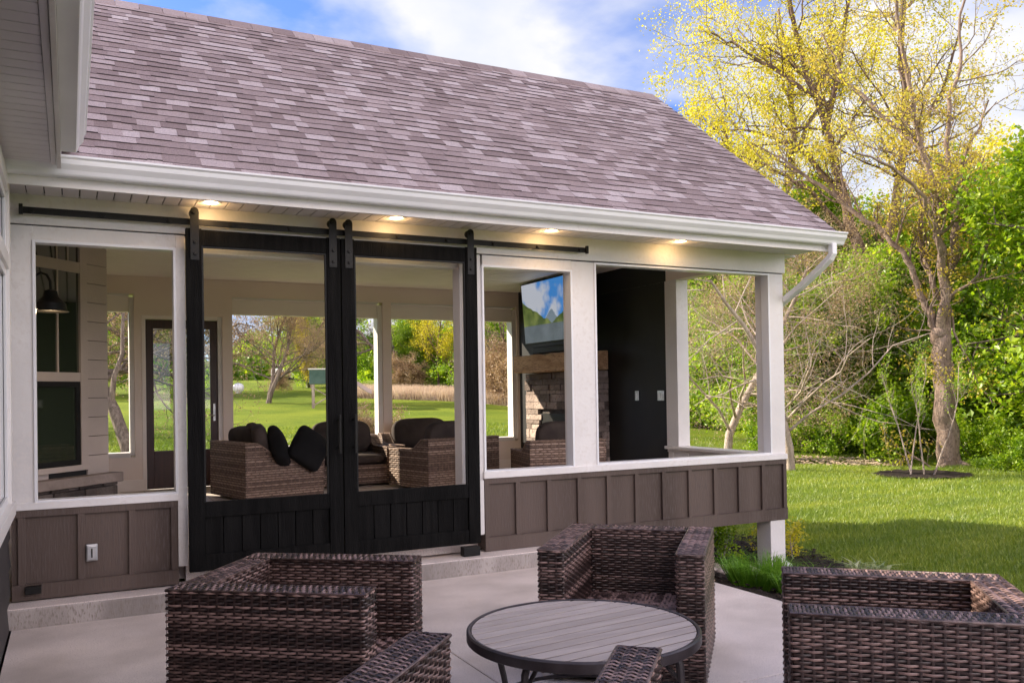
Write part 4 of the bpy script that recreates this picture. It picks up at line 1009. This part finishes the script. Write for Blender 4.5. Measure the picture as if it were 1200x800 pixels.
for i, (x, y, z, r, mat, lbl) in enumerate(((1.86, 10.02, 0.89, (R(80), R(8), R(75)), 'cush', 'brown throw pillow farthest back on the left lounge chair'), (1.88, 9.76, 0.88, (R(78), R(-6), R(80)), 'cush', 'brown throw pillow leaning against the back of the left lounge chair'),
        (2.06, 9.68, 0.83, (R(70), R(30), R(60)), 'cushblack', 'black throw pillow propped between the brown ones'), (2.38, 9.66, 0.81, (R(76), R(35), R(10)), 'cushblack', 'black throw pillow standing on its corner on the left lounge chair'))):
    V, F = cushion_mesh(.42, .42, .17, .55, seed=i + 60); o = MB().add(V, F).build('throw_pillow', M[mat], None, 0, True); o.location = (x, y, z); o.rotation_euler = r; tag(o, lbl, 'pillow', GP)
# ------------------------------------------------------------------ trees and plants
def grow(seed, base, d0, length, r0, levels, spread=.75, kids=(7, 6, 5), upb=.25, wander=.18, shrink=(.55, .5, .45), start=.25, rk=.62):
    """recursive branches; returns list of (points, radii, level) and tip list"""
    rng = np.random.default_rng(seed); out = []; tips = []
    def branch(p, d, L_, r, lev):
        n = 7 if lev == 0 else (5 if lev < levels else 4)
        P = [p]; Rr = [r]; d = d / np.linalg.norm(d)
        for i in range(n):
            d = d + rng.normal(0, wander, 3) + np.array([0, 0, upb * .35]); d /= np.linalg.norm(d)
            p = p + d * L_ / n; P.append(p); Rr.append(r * (1 - .72 * (i + 1) / n) if lev < levels else r * (1 - .8 * (i + 1) / n))
        out.append((np.array(P), np.array(Rr), lev))
        if lev == levels:
            for q in P[1:]: tips.append(q)
            return
        k = kids[min(lev, len(kids) - 1)]
        for j in range(k):
            t = start + (1 - start) * (j + rng.uniform(.1, .9)) / k if lev == 0 else .2 + .8 * (j + rng.uniform(0, 1)) / k
            f = t * n; i = min(int(f), n - 1); q = P[i] + (P[i + 1] - P[i]) * (f - i); dd = P[i + 1] - P[i]; dd = dd / np.linalg.norm(dd)
            v = rng.normal(0, 1, 3); v -= dd * v.dot(dd); v /= np.linalg.norm(v)
            nd = dd * (1 - spread * .6) + v * spread + np.array([0, 0, upb]); s_ = shrink[min(lev, len(shrink) - 1)]
            branch(q, nd, L_ * s_ * rng.uniform(.7, 1.25) * (1.15 - .45 * t), Rr[i] * (rk if lev else rk * .9), lev + 1)
    branch(np.array(base, float), np.array(d0, float), length, r0, 0)
    return out, np.array(tips)
def tubes_np(branches, k0=7):
    V = []; F = []; n0 = 0
    for P, Rr, lev in branches:
        k = (k0, 5, 4, 3, 3, 3)[min(lev, 5)]; n = len(P)
        T = np.gradient(P, axis=0); T /= np.linalg.norm(T, axis=1)[:, None] + 1e-9
        ref = np.array([.3, .9, .2]); A = np.cross(T, ref); A /= np.linalg.norm(A, axis=1)[:, None] + 1e-9; B = np.cross(T, A)
        a = np.arange(k) * 2 * np.pi / k
        ring = P[:, None] + (A[:, None] * np.cos(a)[None, :, None] + B[:, None] * np.sin(a)[None, :, None]) * Rr[:, None, None]
        V.append(ring.reshape(-1, 3)); i = np.arange(n - 1)[:, None] * k; j = np.arange(k)[None]
        f = np.stack([i + j, i + (j + 1) % k, i + k + (j + 1) % k, i + k + j], -1).reshape(-1, 4); F.append(f + n0); n0 += n * k
    return np.concatenate(V), np.concatenate(F)
def leaves_np(tips, per, rad, size, seed, flat=.0, hang=.0):
    rng = np.random.default_rng(seed); n = len(tips) * per
    C = np.repeat(tips, per, 0) + rng.normal(0, rad, (n, 3)) * [1, 1, .75]
    nrm = rng.normal(0, 1, (n, 3)); nrm[:, 2] = np.abs(nrm[:, 2]) + flat; nrm /= np.linalg.norm(nrm, axis=1)[:, None]
    t = np.cross(nrm, rng.normal(0, 1, (n, 3))); t /= np.linalg.norm(t, axis=1)[:, None] + 1e-9; b = np.cross(nrm, t)
    s = (size * rng.uniform(.55, 1.3, n))[:, None]
    V = np.stack([C - t * s * .5, C + b * s * .32 + nrm * s * .08, C + t * s * .5, C - b * s * .32 + nrm * s * .08], 1).reshape(-1, 3)
    return V, np.arange(4 * n).reshape(-1, 4)
def make_tree(name, seed, Ht, r0, levels, leafmat_, per, rad, size, bark='bark', lean=(0, 0), d0=None, nstems=1, flat=.3, kids=(9, 6, 5), spread=.8, start=.25, shrink=(.5, .5, .45), wander=.16, upb=.25, crown=True, rk=.62):
    root = empty(name); br = []; tips = []
    rng = np.random.default_rng(seed + 77)
    for s_ in range(nstems):
        dd = np.array([lean[0], lean[1], 1.0]) + (rng.normal(0, .22, 3) * [1, 1, 0] if nstems > 1 else 0)
        b, t = grow(seed + s_ * 13, (rng.normal(0, .12) if nstems > 1 else 0, rng.normal(0, .12) if nstems > 1 else 0, -.25), dd, Ht * rng.uniform(.85, 1.05) if nstems > 1 else Ht, r0, levels, spread, kids, upb, wander, shrink, start, rk)
        br += b; tips.append(t)
    tips = np.concatenate(tips)
    V, F = tubes_np(br); 
    mesh_np('trunk', V, F, M[bark], root, True)
    if crown and per:
        V, F = leaves_np(tips, per, rad, size, seed, flat); mesh_np('crown', V, F, M[leafmat_], root)
    return root
PL = []
def plant(proto, az, r, s, rz, label, cat, group=None, first=[set()], dz=0.0):
    if id(proto) in first[0]: o = copy_tree(proto)
    else: first[0].add(id(proto)); o = proto
    x, y = polar(az, r); o.location = (x, y, G(x, y) + dz); o.scale = (s, s, s); o.rotation_euler = (0, 0, rz)
    tag(o, label, cat, group); return o

# big old tree on the right lawn: hand-laid limbs, finer branches grown on them
def limb_tree(name, x, y, limbs, seed, bark, leafm, per, rad, size, mpp, py0, px0, fine=(.5, 3), kidl=1.5, tipn=7):
    root = empty(name, (x, y, G(x, y))); br = []; tips = []
    rng = np.random.default_rng(seed); right = np.array([.89, -.456, 0]); fwd = np.array([.456, .89, 0])
    for L_, (r0, r1) in limbs:
        P = np.array([right * (a - px0) * mpp + fwd * dpt + np.array([0, 0, (py0 - b) * mpp]) for a, b, dpt in L_])
        # resample smoothly
        t = np.linspace(0, len(P) - 1, 4 * (len(P) - 1) + 1); Q = np.stack([np.interp(t, np.arange(len(P)), P[:, j]) for j in range(3)], -1)
        Q[1:-1] = (Q[:-2] + Q[1:-1] * 2 + Q[2:]) / 4; Q[1:-1] += rng.normal(0, .035, Q[1:-1].shape)
        Rr = np.linspace(r0, r1, len(Q)); br.append((Q, Rr, 0))
        ln = np.linalg.norm(np.diff(Q, axis=0), axis=1).sum(); k = int(ln / .62 * 1.0)
        if r0 > .2: continue
        for j in range(k):
            f = rng.uniform(.12, 1) * (len(Q) - 1); i = min(int(f), len(Q) - 2); q = Q[i]; dd = Q[i + 1] - Q[i]; dd /= np.linalg.norm(dd)
            v = rng.normal(0, 1, 3); v -= dd * v.dot(dd); v /= np.linalg.norm(v)
            b, tp = grow(int(rng.integers(1e6)), q, dd * .6 + v * .8 + np.array([0, 0, .15]), kidl * rng.uniform(.6, 1.5), min(Rr[i] * .45, .045), 2, .8, (tipn, 5), .15, .22, (.55, .5), .15)
            br += [(a_, c_, l_ + 1) for a_, c_, l_ in b]; tips.append(tp)
    V, F = tubes_np(br, 9); mesh_np('trunk', V, F, M[bark], root, True)
    tips = np.concatenate(tips); V, F = leaves_np(tips, per, rad, size, seed, .2); mesh_np('crown', V, F, M[leafm], root)
    return root
T1 = limb_tree('tall_tree', 18.6, 13.6, [
    ([(1112, 552, 0), (1110, 500, 0), (1108, 450, 0), (1105, 400, 0), (1104, 385, 0)], (.27, .20)),
    ([(1105, 400, 0), (1096, 365, .1), (1084, 330, .2), (1068, 285, .3), (1050, 262, .5)], (.10, .055)),
    ([(1050, 262, .5), (1020, 235, .8), (985, 200, 1.0), (950, 165, 1.3), (915, 140, 1.6)], (.07, .02)),
    ([(1106, 400, 0), (1104, 350, -.2), (1098, 290, -.4), (1088, 235, -.6), (1068, 180, -.8), (1050, 110, -1.0), (1035, 40, -1.2), (1020, -60, -1.4)], (.12, .025)),
    ([(1110, 400, 0), (1118, 345, .3), (1128, 315, .4), (1138, 270, .5), (1140, 215, .6), (1134, 170, .7), (1140, 110, .8), (1160, 40, 1.0), (1170, -60, 1.1)], (.135, .025)),
    ([(1139, 262, .5), (1165, 245, .3), (1195, 232, .1), (1230, 225, 0)], (.06, .02)),
    ([(1140, 215, .6), (1160, 165, .9), (1185, 130, 1.2), (1205, 90, 1.4)], (.07, .02)),
    ([(1108, 345, .1), (1100, 300, .6), (1108, 240, 1.0), (1120, 190, 1.4), (1118, 120, 1.6), (1100, 40, 1.8)], (.08, .02)),
    ([(1098, 300, -.4), (1075, 255, -.9), (1042, 225, -1.4), (1000, 205, -1.8), (960, 195, -2.1)], (.06, .015)),
    ([(1068, 180, -.8), (1040, 140, -.3), (1005, 90, .1), (980, 20, .5)], (.06, .02)),
    ([(1120, 345, .3), (1128, 420, -.3), (1132, 440, -.5), (1145, 470, -.7)], (.03, .01)),
    ([(1112, 535, -.1), (1090, 545, -.5), (1065, 551, -.8)], (.09, .04)),
    ([(1112, 535, -.1), (1130, 550, -.6), (1142, 560, -.9)], (.10, .03)),
], 5, 'barkpink', 'leafgold', 2, .06, .066, .0203, 543, 1110)
tag(T1, 'tall forked tree with sparse gold leaves on the right lawn beside the mulch ring', 'tree')
T2 = limb_tree('tall_tree', *polar(50.2, 29), [
    ([(1032, 512, 0), (1025, 440, 0), (1020, 370, 0), (1016, 310, 0)], (.30, .21)),
    ([(1016, 310, 0), (1003, 230, .3), (985, 140, .6), (962, 50, .9), (945, -60, 1.0)], (.19, .05)),
    ([(1018, 330, 0), (1045, 255, -.3), (1058, 160, -.6), (1050, 60, -.8), (1055, -80, -1.0)], (.19, .05)),
    ([(1003, 230, .3), (965, 160, 1.0), (920, 130, 1.6), (870, 120, 2.2)], (.10, .02)),
    ([(985, 140, .6), (1000, 60, .2), (1010, -30, 0)], (.10, .03)),
    ([(1010, 270, .2), (960, 230, -.6), (905, 200, -1.2), (860, 190, -1.6)], (.09, .02)),
    ([(975, 100, .7), (930, 60, 1.2), (890, 20, 1.8), (860, 0, 2.2)], (.08, .02)),
    ([(1055, 180, -.6), (1090, 120, -1.0), (1110, 40, -1.3)], (.08, .02)),
], 8, 'barkdark', 'leafyellow', 2, .10, .088, .0275, 505, 1032, kidl=2.2)
tag(T2, 'tall twin stemmed tree with yellow young leaves rising behind the green woods', 'tree')
T3 = limb_tree('tall_tree', *polar(44.8, 33), [
    ([(925, 505, 0), (928, 420, 0), (925, 330, 0), (918, 250, 0)], (.28, .19)),
    ([(918, 250, 0), (890, 190, .3), (865, 150, .6), (862, 112, .9)], (.16, .04)),
    ([(918, 250, 0), (935, 170, -.3), (930, 90, -.6), (915, 10, -.8)], (.17, .04)),
    ([(925, 300, 0), (880, 240, .8), (855, 205, 1.4), (832, 185, 1.8)], (.12, .03)),
    ([(890, 190, .3), (860, 175, -.8), (842, 160, -1.4), (828, 150, -1.6)], (.09, .02)),
    ([(935, 170, -.3), (965, 110, -.8), (985, 40, -1.0)], (.09, .02)),
    ([(930, 90, -.6), (895, 50, 0), (875, 10, .4)], (.07, .02)),
], 12, 'barkpink', 'leafyellow', 5, .14, .095, .0315, 500, 925, kidl=2.4)
tag(T3, 'yellow leafed tree rising just beyond the right end of the roof', 'tree')

# bare tree beside the porch post
B1 = make_tree('bare_tree', 31, 5.9, .12, 3, 'leafbud', 2, .05, .03, rk=.40, bark='barkpale', kids=(14, 8, 7), spread=.95, start=.18, shrink=(.55, .6, .6, .5), wander=.2, upb=.05, lean=(-.05, .0))
plant(B1, 44.95, 20.6, .88, .8, 'pale bare tree with tangled twigs just right of the white corner post', 'tree')
B2 = make_tree('bare_tree', 47, 5.6, .12, 4, 'leafbud', 2, .06, .04, rk=.42, bark='barkpale', kids=(20, 8, 6, 5), spread=.95, start=.15, shrink=(.6, .6, .6, .5), wander=.13, upb=.08)
plant(B2, 41.0, 24.5, 1.05, 2.2, 'low bare tree with pinkish tangled branches seen through the right porch opening', 'tree')
LT = limb_tree('leaning_tree', *polar(46.2, 27), [
    ([(945, 525, 0), (938, 490, 0), (930, 462, 0), (922, 430, .2), (916, 390, .3), (905, 340, .5)], (.24, .10)),
    ([(924, 440, .2), (940, 400, -.3), (960, 360, -.6)], (.08, .03)),
], 19, 'bark', 'leafgreen', 8, .15, .12, .026, 520, 945)
tag(LT, 'leaning grey trunk rooted at the wood edge behind the bare tree', 'tree')

# woods: dense green trees
DG = make_tree('green_tree', 61, 7.6, .17, 3, 'leafgreen', 11, .22, .15, bark='bark', kids=(17, 7, 6), spread=.95, start=.10, shrink=(.42, .5, .5), upb=.12)
DG2 = make_tree('green_tree', 67, 7.0, .16, 3, 'leafdeep', 11, .24, .16, bark='bark', kids=(17, 7, 6), spread=1.0, start=.08, shrink=(.45, .5, .5), upb=.08)
YG = make_tree('yellow_green_tree', 71, 11.0, .20, 3, 'leafyellow', 6, .26, .14, bark='barkdark', kids=(15, 7, 6), spread=.85, start=.28, shrink=(.40, .5, .5), upb=.2)
WG = 'green trees of the wood beyond the lawn'
spots = [  # az, r, scale, proto, place
 (67.5, 28.5, 1.0, 0, 'beyond the right edge of the lawn'), (62.3, 29.5, 1.0, 0, 'rising at the right edge behind the tall forked tree'), (56.2, 33, .80, 1, 'standing right behind the trunk of the tall forked tree'),
 (53.0, 33.0, .80, 0, 'behind the little staked tree'), (50.6, 31.0, .85, 1, 'between the twin stems and the little staked tree'), (48.3, 29.5, .78, 0, 'left of the twin stems with bright lower boughs'),
 (46.3, 32.5, .86, 0, 'behind the leaning trunk'), (43.6, 37.0, .92, 0, 'behind the bare tree by the corner post'), (41.3, 46.0, .88, 1, 'in the middle of the right porch opening'),
 (38.8, 46.5, .90, 0, 'at the left side of the right porch opening'), (36.0, 48.0, .9, 1, 'hidden mostly behind the charcoal wall'), (60.5, 31.0, 1.2, 1, 'tall and dark behind the right edge trees'),
 (57.0, 34.0, 1.0, 0, 'far back between the right edge and the forked tree'), (53.8, 36.0, .95, 1, 'far back behind the forked tree'), (49.0, 35.0, 1.0, 0, 'far back left of the twin stems'), (45.5, 36.5, 1.0, 0, 'far back behind the leaning trunk'), (66.0, 28.0, 1.1, 0, 'farthest right beyond the frame edge'),
 (47.6, 27.0, .60, 0, 'low beside the foot of the leaning trunk'), (49.2, 29.5, .66, 0, 'low in front of the twin stems on their left'), (51.4, 29.0, .60, 0, 'low in front of the twin stems on their right'), (58.2, 31.0, .85, 0, 'low just right of the forked trunk'), (65.5, 25.0, .85, 0, 'low and nearest at the right edge of the picture')]
for i, (a, r, s_, p, w_) in enumerate(spots):
    pr = (DG, DG2)[p]; plant(pr, a, r, s_ * 1.18, i * 1.7, ('bright' if p == 0 else 'deep') + ' green leafy tree ' + w_, 'tree', WG, dz=-.3)
for i, (a, r, s_, w_) in enumerate(((42.2, 41, 1.0, 'showing above the roof slope'), (47.8, 47, .9, 'far behind the yellow tree'), (39.5, 44, .95, 'hidden low behind the roof end'), (56.2, 41, .95, 'far behind the forked tree'))):
    plant(YG, a, r, s_, i * 2.1 + .5, 'tall airy yellow leafed tree ' + w_, 'tree', 'airy yellow trees behind the wood')
# undergrowth at the wood edge
US = make_tree('shrub', 81, 1.3, .03, 2, 'leafgreen', 9, .10, .09, bark='bark', nstems=6, kids=(8, 6), spread=.9, start=.05, shrink=(.5, .5), upb=.15)
k = 0
for a in np.arange(38.0, 63, 1.15):
    rr = 26.2 + 3.2 * math.sin(a * 1.7) + (1.2 if a > 55 else 2.5) - (3.3 if a > 55 else 0)
    if a < 43: rr += 14
    if 52 < a < 56.5: rr += 1.5
    plant(US, float(a), rr, 1.0 + .35 * math.sin(a * 5), a * 3, 'low leafy shrub in the undergrowth along the wood edge', 'shrub', 'undergrowth shrubs along the wood edge'); k += 1
# small staked multi-stem tree in the mulch ring
SM = make_tree('young_tree', 91, 2.7, .020, 3, 'leafgreen', 1, .05, .05, bark='barkpale', nstems=4, kids=(6, 4, 4), spread=.55, start=.5, shrink=(.22, .5, .5), upb=.3, wander=.07)
x, y = 15.95, 12.30; SM.location = (x, y, G(x, y)); tag(SM, 'slender multi stemmed young tree growing in the mulch ring', 'tree')
LB = make_tree('shrub', 95, .42, .010, 2, 'leafgreen', 6, .06, .05, nstems=6, kids=(8, 6), spread=.9, start=.05, shrink=(.6, .5), upb=.2)
plant(LB, 56.3, 22.0, 1.0, 0, 'small round green shrub right of the tall forked tree', 'shrub')

# plants by the post
SB = make_tree('shrub', 97, .60, .008, 2, 'leafyellow', 4, .035, .032, nstems=6, kids=(5, 4), spread=.6, start=.3, shrink=(.4, .5), upb=.35, bark='barkpale')
SB.location = (6.75, 6.85, G(6.75, 6.85)); tag(SB, 'leafy yellow green shrub right of the white porch foot post', 'shrub')
for i, (x, y, s_, lb_) in enumerate(((5.75, 7.05, 1.0, 'twiggy shrub with upright stems in the gap just left of the foot post'), (5.25, 7.25, .85, 'twiggy shrub with upright stems under the porch beside the armchair'))):
    if i == 0: S2 = make_tree('shrub', 99, .60, .008, 2, 'leafgreen', 3, .03, .04, nstems=9, kids=(4, 4), spread=.35, start=.3, shrink=(.35, .5), upb=.5, bark='barkpale'); o = S2
    else: o = copy_tree(S2)
    o.location = (x, y, G(x, y)); o.scale = (s_,) * 3; o.rotation_euler = (0, 0, i * 2.0); tag(o, lb_, 'shrub')
def tuft(name, x, y, n, h, wd, lean, mat, seed, rad, droop, label, cat):
    rng = np.random.default_rng(seed); a = rng.uniform(0, 6.28, n); r = rad * np.sqrt(rng.uniform(0, 1, n)); P = np.stack([r * np.cos(a), r * np.sin(a), 0 * a], -1)
    o = blades(name, P, h, wd, lean, mat, seed, droop, tilt=P / rad * .35); o.location = (x, y, G(x, y) + .03); return tag(o, label, cat)
tuft('grass_clump', 4.62, 5.02, 900, .30, .007, .9, M['grasstuft'], 5, .17, .35, 'arching green grass clump at the patio edge nearest the armchair', 'plant')
tuft('grass_clump', 4.75, 4.65, 800, .27, .007, .9, M['grasstuft'], 6, .17, .35, 'arching green grass clump at the patio edge nearer the right armchair', 'plant')
tuft('hosta', 6.45, 5.55, 120, .22, .035, .9, M['leafivory'], 7, .12, .3, 'cream edged low plant peeping over the right armchair', 'plant')

# ------------------------------------------------------------------ beyond the back wall
FB = make_tree('bare_tree', 131, 6.5, .16, 4, 'leafbud', 3, .08, .05, bark='bark', kids=(12, 6, 5, 4), spread=.9, start=.3, shrink=(.5, .58, .55, .5), wander=.24, upb=.12)
BGp = 'bare trees in the field behind the porch'
plant(FB, 3.4, 19.0, .95, 0.3, 'crooked bare tree seen through the narrow left back window', 'tree', BGp)
plant(FB, 7.2, 27.0, 1.1, 2.6, 'bare tree seen through the glass of the dark back door', 'tree', BGp)
FB2 = make_tree('bare_tree', 133, 6.0, .15, 4, 'leafbud', 3, .08, .05, bark='bark', kids=(14, 7, 6, 5), spread=.9, start=.2, shrink=(.55, .58, .55, .5), wander=.12, upb=.2, rk=.5, nstems=2)
plant(FB2, 11.5, 46.0, .9, 4.1, 'wide bare tree standing alone in the field left of the play tower', 'tree', BGp)
plant(FB, -1.5, 33.0, 1.1, 1.2, 'bare tree hidden mostly behind the bay wall', 'tree', BGp)
plant(FB, 27.6, 42.0, 1.15, 5.0, 'bare tree with low brown branches left of the fireplace', 'tree', BGp)
plant(FB, 26.0, 50.0, 1.2, 3.3, 'bare tree farther back left of the fireplace', 'tree', BGp)
plant(FB, 20.3, 60.0, 1.2, .9, 'brown bare tree left of the yellow trees in the far hedge', 'tree', BGp)
plant(FB, 9.0, 62.0, 1.3, 2.0, 'bare tree far off behind the white tank', 'tree', BGp)
FGp = 'leafy trees of the far hedge behind the porch'
for i, (a, r, s_, pr, lb_) in enumerate(((13.9, 68, 1.15, DG, 'large green tree behind the pale slim tree at the far field edge'), (15.6, 72, 1.2, DG2, 'deep green tree hidden partly by the black door stiles'),
        (22.3, 58, .52, YG, 'yellow green bushy tree in the middle back window'), (23.5, 60, .75, DG, 'green bushy tree right of the yellow one in the middle back window'), (21.4, 62, .6, DG, 'small green tree left of the yellow one in the middle back window'), (24.8, 58, .8, DG2, 'dark green tree at the right side of the middle back window'),
        (18.2, 66, .75, DG, 'green tree seen in the slim gap behind the slide'), (28.8, 56, .9, DG, 'green tree behind the mantel end'), (31.5, 50, .9, DG2, 'green tree hidden behind the stone fireplace'), (34.0, 46, .85, DG, 'green tree hidden behind the charcoal wall left part'), (4.5, 60, 1.0, DG2, 'green tree far behind the narrow left window'), (-3, 60, 1.1, DG, 'green tree far behind the house'))):
    plant(pr, a, r, s_, i * 1.3, lb_, 'tree', FGp, dz=-.4)
PO = make_tree('slim_tree', 141, 6.0, .10, 2, 'leafyellow', 14, .18, .14, kids=(26, 7), spread=.5, start=.1, shrink=(.22, .5), upb=.5)
plant(PO, 14.15, 62, .85, 0, 'slim pale yellow tree beside the play tower', 'tree')
US2 = 'brown shrubs of the far hedge'
BS = make_tree('shrub', 151, 2.2, .03, 3, 'leafbud', 5, .10, .07, nstems=5, kids=(8, 6, 4), spread=.9, start=.05, shrink=(.55, .5, .5), upb=.1, bark='barkdark')
for i, (a, r, s_, lb_) in enumerate(((19.6, 57, 1.0, 'brown thicket at the left of the middle back window'), (20.6, 58, .8, 'brown thicket under the yellow trees'), (26.6, 46, 1.3, 'brown thicket left of the fireplace'), (28.2, 44, 1.3, 'brown thicket behind the mantel end'), (12.2, 60, .6, 'round pale brown shrub left of the parked pickup'), (25.2, 52, 1.2, 'brown thicket behind the black door edge'))):
    plant(BS, a, r, s_, i, lb_, 'shrub', US2)
RB = copy_tree(BS); x, y = polar(17.8, 17.5); RB.location = (x, y, G(x, y)); RB.scale = (.55,) * 3; tag(RB, 'rusty brown shrub just outside the back windows beside the white post', 'shrub')
# tall dry grass strip
rng = np.random.default_rng(3); n = 26000; a = np.radians(rng.uniform(16.5, 29, n)); r = rng.uniform(50, 56, n) - (np.degrees(a) - 16) * .6
x_, y_ = r * np.sin(a), r * np.cos(a); tag(blades('dry_grass', np.stack([x_, y_, gz(x_, y_)], -1), .55, .05, .5, M['strawblade'], 9), kind='stuff')
n = 9000; a = np.radians(rng.uniform(8, 14, n)); r = rng.uniform(18.5, 22.5, n); x_, y_ = r * np.sin(a), r * np.cos(a); tag(blades('dry_grass', np.stack([x_, y_, gz(x_, y_)], -1), .14, .02, .9, M['strawblade'], 10), kind='stuff')

# play tower with slide
x, y = polar(15.3, 42); PT = empty('play_tower', (x, y, G(x, y)), R(-15), 'green and white wooden play tower on stilts in the back field', 'playset')
for (a, b) in ((-.85, -.7), (.55, -.7), (-.85, .6), (.55, .6)): MB().box(a, a + .12, b, b + .12, -.2, 1.05).build('post', M['barkpale'], PT)
for s_ in (-1, 1): MB().tube([(-.8, -.65 + .6 * 0, .1 if s_ < 0 else .9), (.6, -.65, .9 if s_ < 0 else .1)], .035, 4).build('brace', M['barkpale'], PT)
M['playgreen'] = vary('faded_green_board', (.05, .10, .085), (.08, .14, .12), 3, .6, .2, 40)
MB().box(-.1, .80, -.75, .75, 1.06, 2.25).build('cabin', M['playgreen'], PT, .01)
MB().box(-.95, -.11, -.65, .65, 1.06, 1.70).build('side_cabin', M['playgreen'], PT, .01)
MB().prism([(-.18, 2.251), (.35, 2.40), (.88, 2.251)], 'y', -.85, .85).build('roof', M['white'], PT)
MB().box(-1.0, -.12, -.70, .70, 1.701, 1.76).build('side_roof', M['white'], PT)
MB().box(-.14, -.10, -.80, -.76, 1.05, 2.25).box(.78, .82, -.80, -.76, 1.05, 2.25).box(-.14, .82, -.80, -.76, 1.03, 1.08).build('trim', M['white'], PT)
M['slidepink'] = vary('pale_pink_plastic', (.55, .42, .42), (.65, .52, .52), 2, .35)
V = []; P_ = [(.80, 1.12), (1.2, 1.0), (1.55, .75), (1.8, .62)]
for (a, z) in P_: V += [(a, -.35, z + .16), (a, -.28, z), (a, .28, z), (a, .35, z + .16), (a, .35, z - .05), (a, -.35, z - .05)]
F = [(6 * i + k, 6 * i + (k + 1) % 6, 6 * i + 6 + (k + 1) % 6, 6 * i + 6 + k) for i in range(len(P_) - 1) for k in range(6)]
MB().add(V, F).build('slide', M['slidepink'], PT)

PT.scale = (1.05,) * 3
# parked pickup and white tank far off
M['carwhite'] = vary('white_car_paint', (.60, .61, .63), (.66, .67, .69), 1, .3, spec=.5); M['tyre'] = vary('tyre_rubber', (.012,) * 3, (.02,) * 3, 5, .8)
x, y = polar(13.25, 86); PK = empty('pickup_truck', (x, y, G(x, y) + .05), R(32), 'small white pickup truck parked at the far field edge', 'truck')
MB().prism([(-2.7, .45), (-2.7, 1.0), (-2.55, 1.08), (-.55, 1.08), (-.2, 1.0), (1.4, 1.02), (2.5, .92), (2.65, .8), (2.65, .45)], 'y', -.9, .9).build('body', M['carwhite'], PK, .04)
MB().prism([(-.6, 1.081), (-.45, 1.62), (.75, 1.62), (1.35, 1.04), (-.2, 1.02)], 'y', -.8, .8).build('cab', M['carwhite'], PK, .04)
MB().prism([(-.38, 1.15), (-.32, 1.54), (.68, 1.54), (1.12, 1.12)], 'y', -.812, .812).build('side_window', M['glassdark'], PK)
for (a, b) in ((-1.75, -.86), (1.7, -.86), (-1.75, .70), (1.7, .70)):
    w_ = MB().tube([(a, b, .36), (a, b + .16, .36)], .36, 20).build('wheel', M['tyre'], PK, smooth=True); MB().tube([(a, b - .01, .36), (a, b + .17, .36)], .2, 14).build('rim', M['galv'], w_, smooth=True)
x, y = polar(12.0, 66); x2, y2 = polar(9.55, 58)
TK = empty('white_tank', (x2, y2, G(x2, y2)), 0, 'round white tank seen beside the bare tree in the left of the back window', 'tank')
MB().lathe([(.02, .12), (.5, .16), (.78, .45), (.86, .8), (.78, 1.15), (.5, 1.42), (.12, 1.5), (.02, 1.5)], k=28).build('shell', M['gutter'], TK, smooth=True)
MB().lathe([(.5, 0), (.5, .2), (.46, .2), (.46, 0)], k=20).build('stand', M['galv'], TK); MB().lathe([(.1, 1.48), (.1, 1.58), (.02, 1.6)], k=12).build('cap', M['galv'], TK)
TK.scale = (.42,) * 3
# far tree line
FT = []
rng = np.random.default_rng(8); n = 90000; a = np.radians(rng.uniform(-30, 75, n)); base = 110 + 18 * np.sin(a * 9); r = base + rng.uniform(0, 25, n)
hmax = 7.5 + 2.5 * np.sin(a * 31) + 2 * np.sin(a * 73 + 1); z = hmax * rng.uniform(0, 1, n) ** .8
x_, y_ = r * np.sin(a), r * np.cos(a); C_ = np.stack([x_, y_, gz(x_, y_) + z], -1); V, F = leaves_np(C_, 1, .1, 1.1, 5, .2)
tag(mesh_np('distant_wood', V, F, M['leafdeep'], None), kind='stuff')
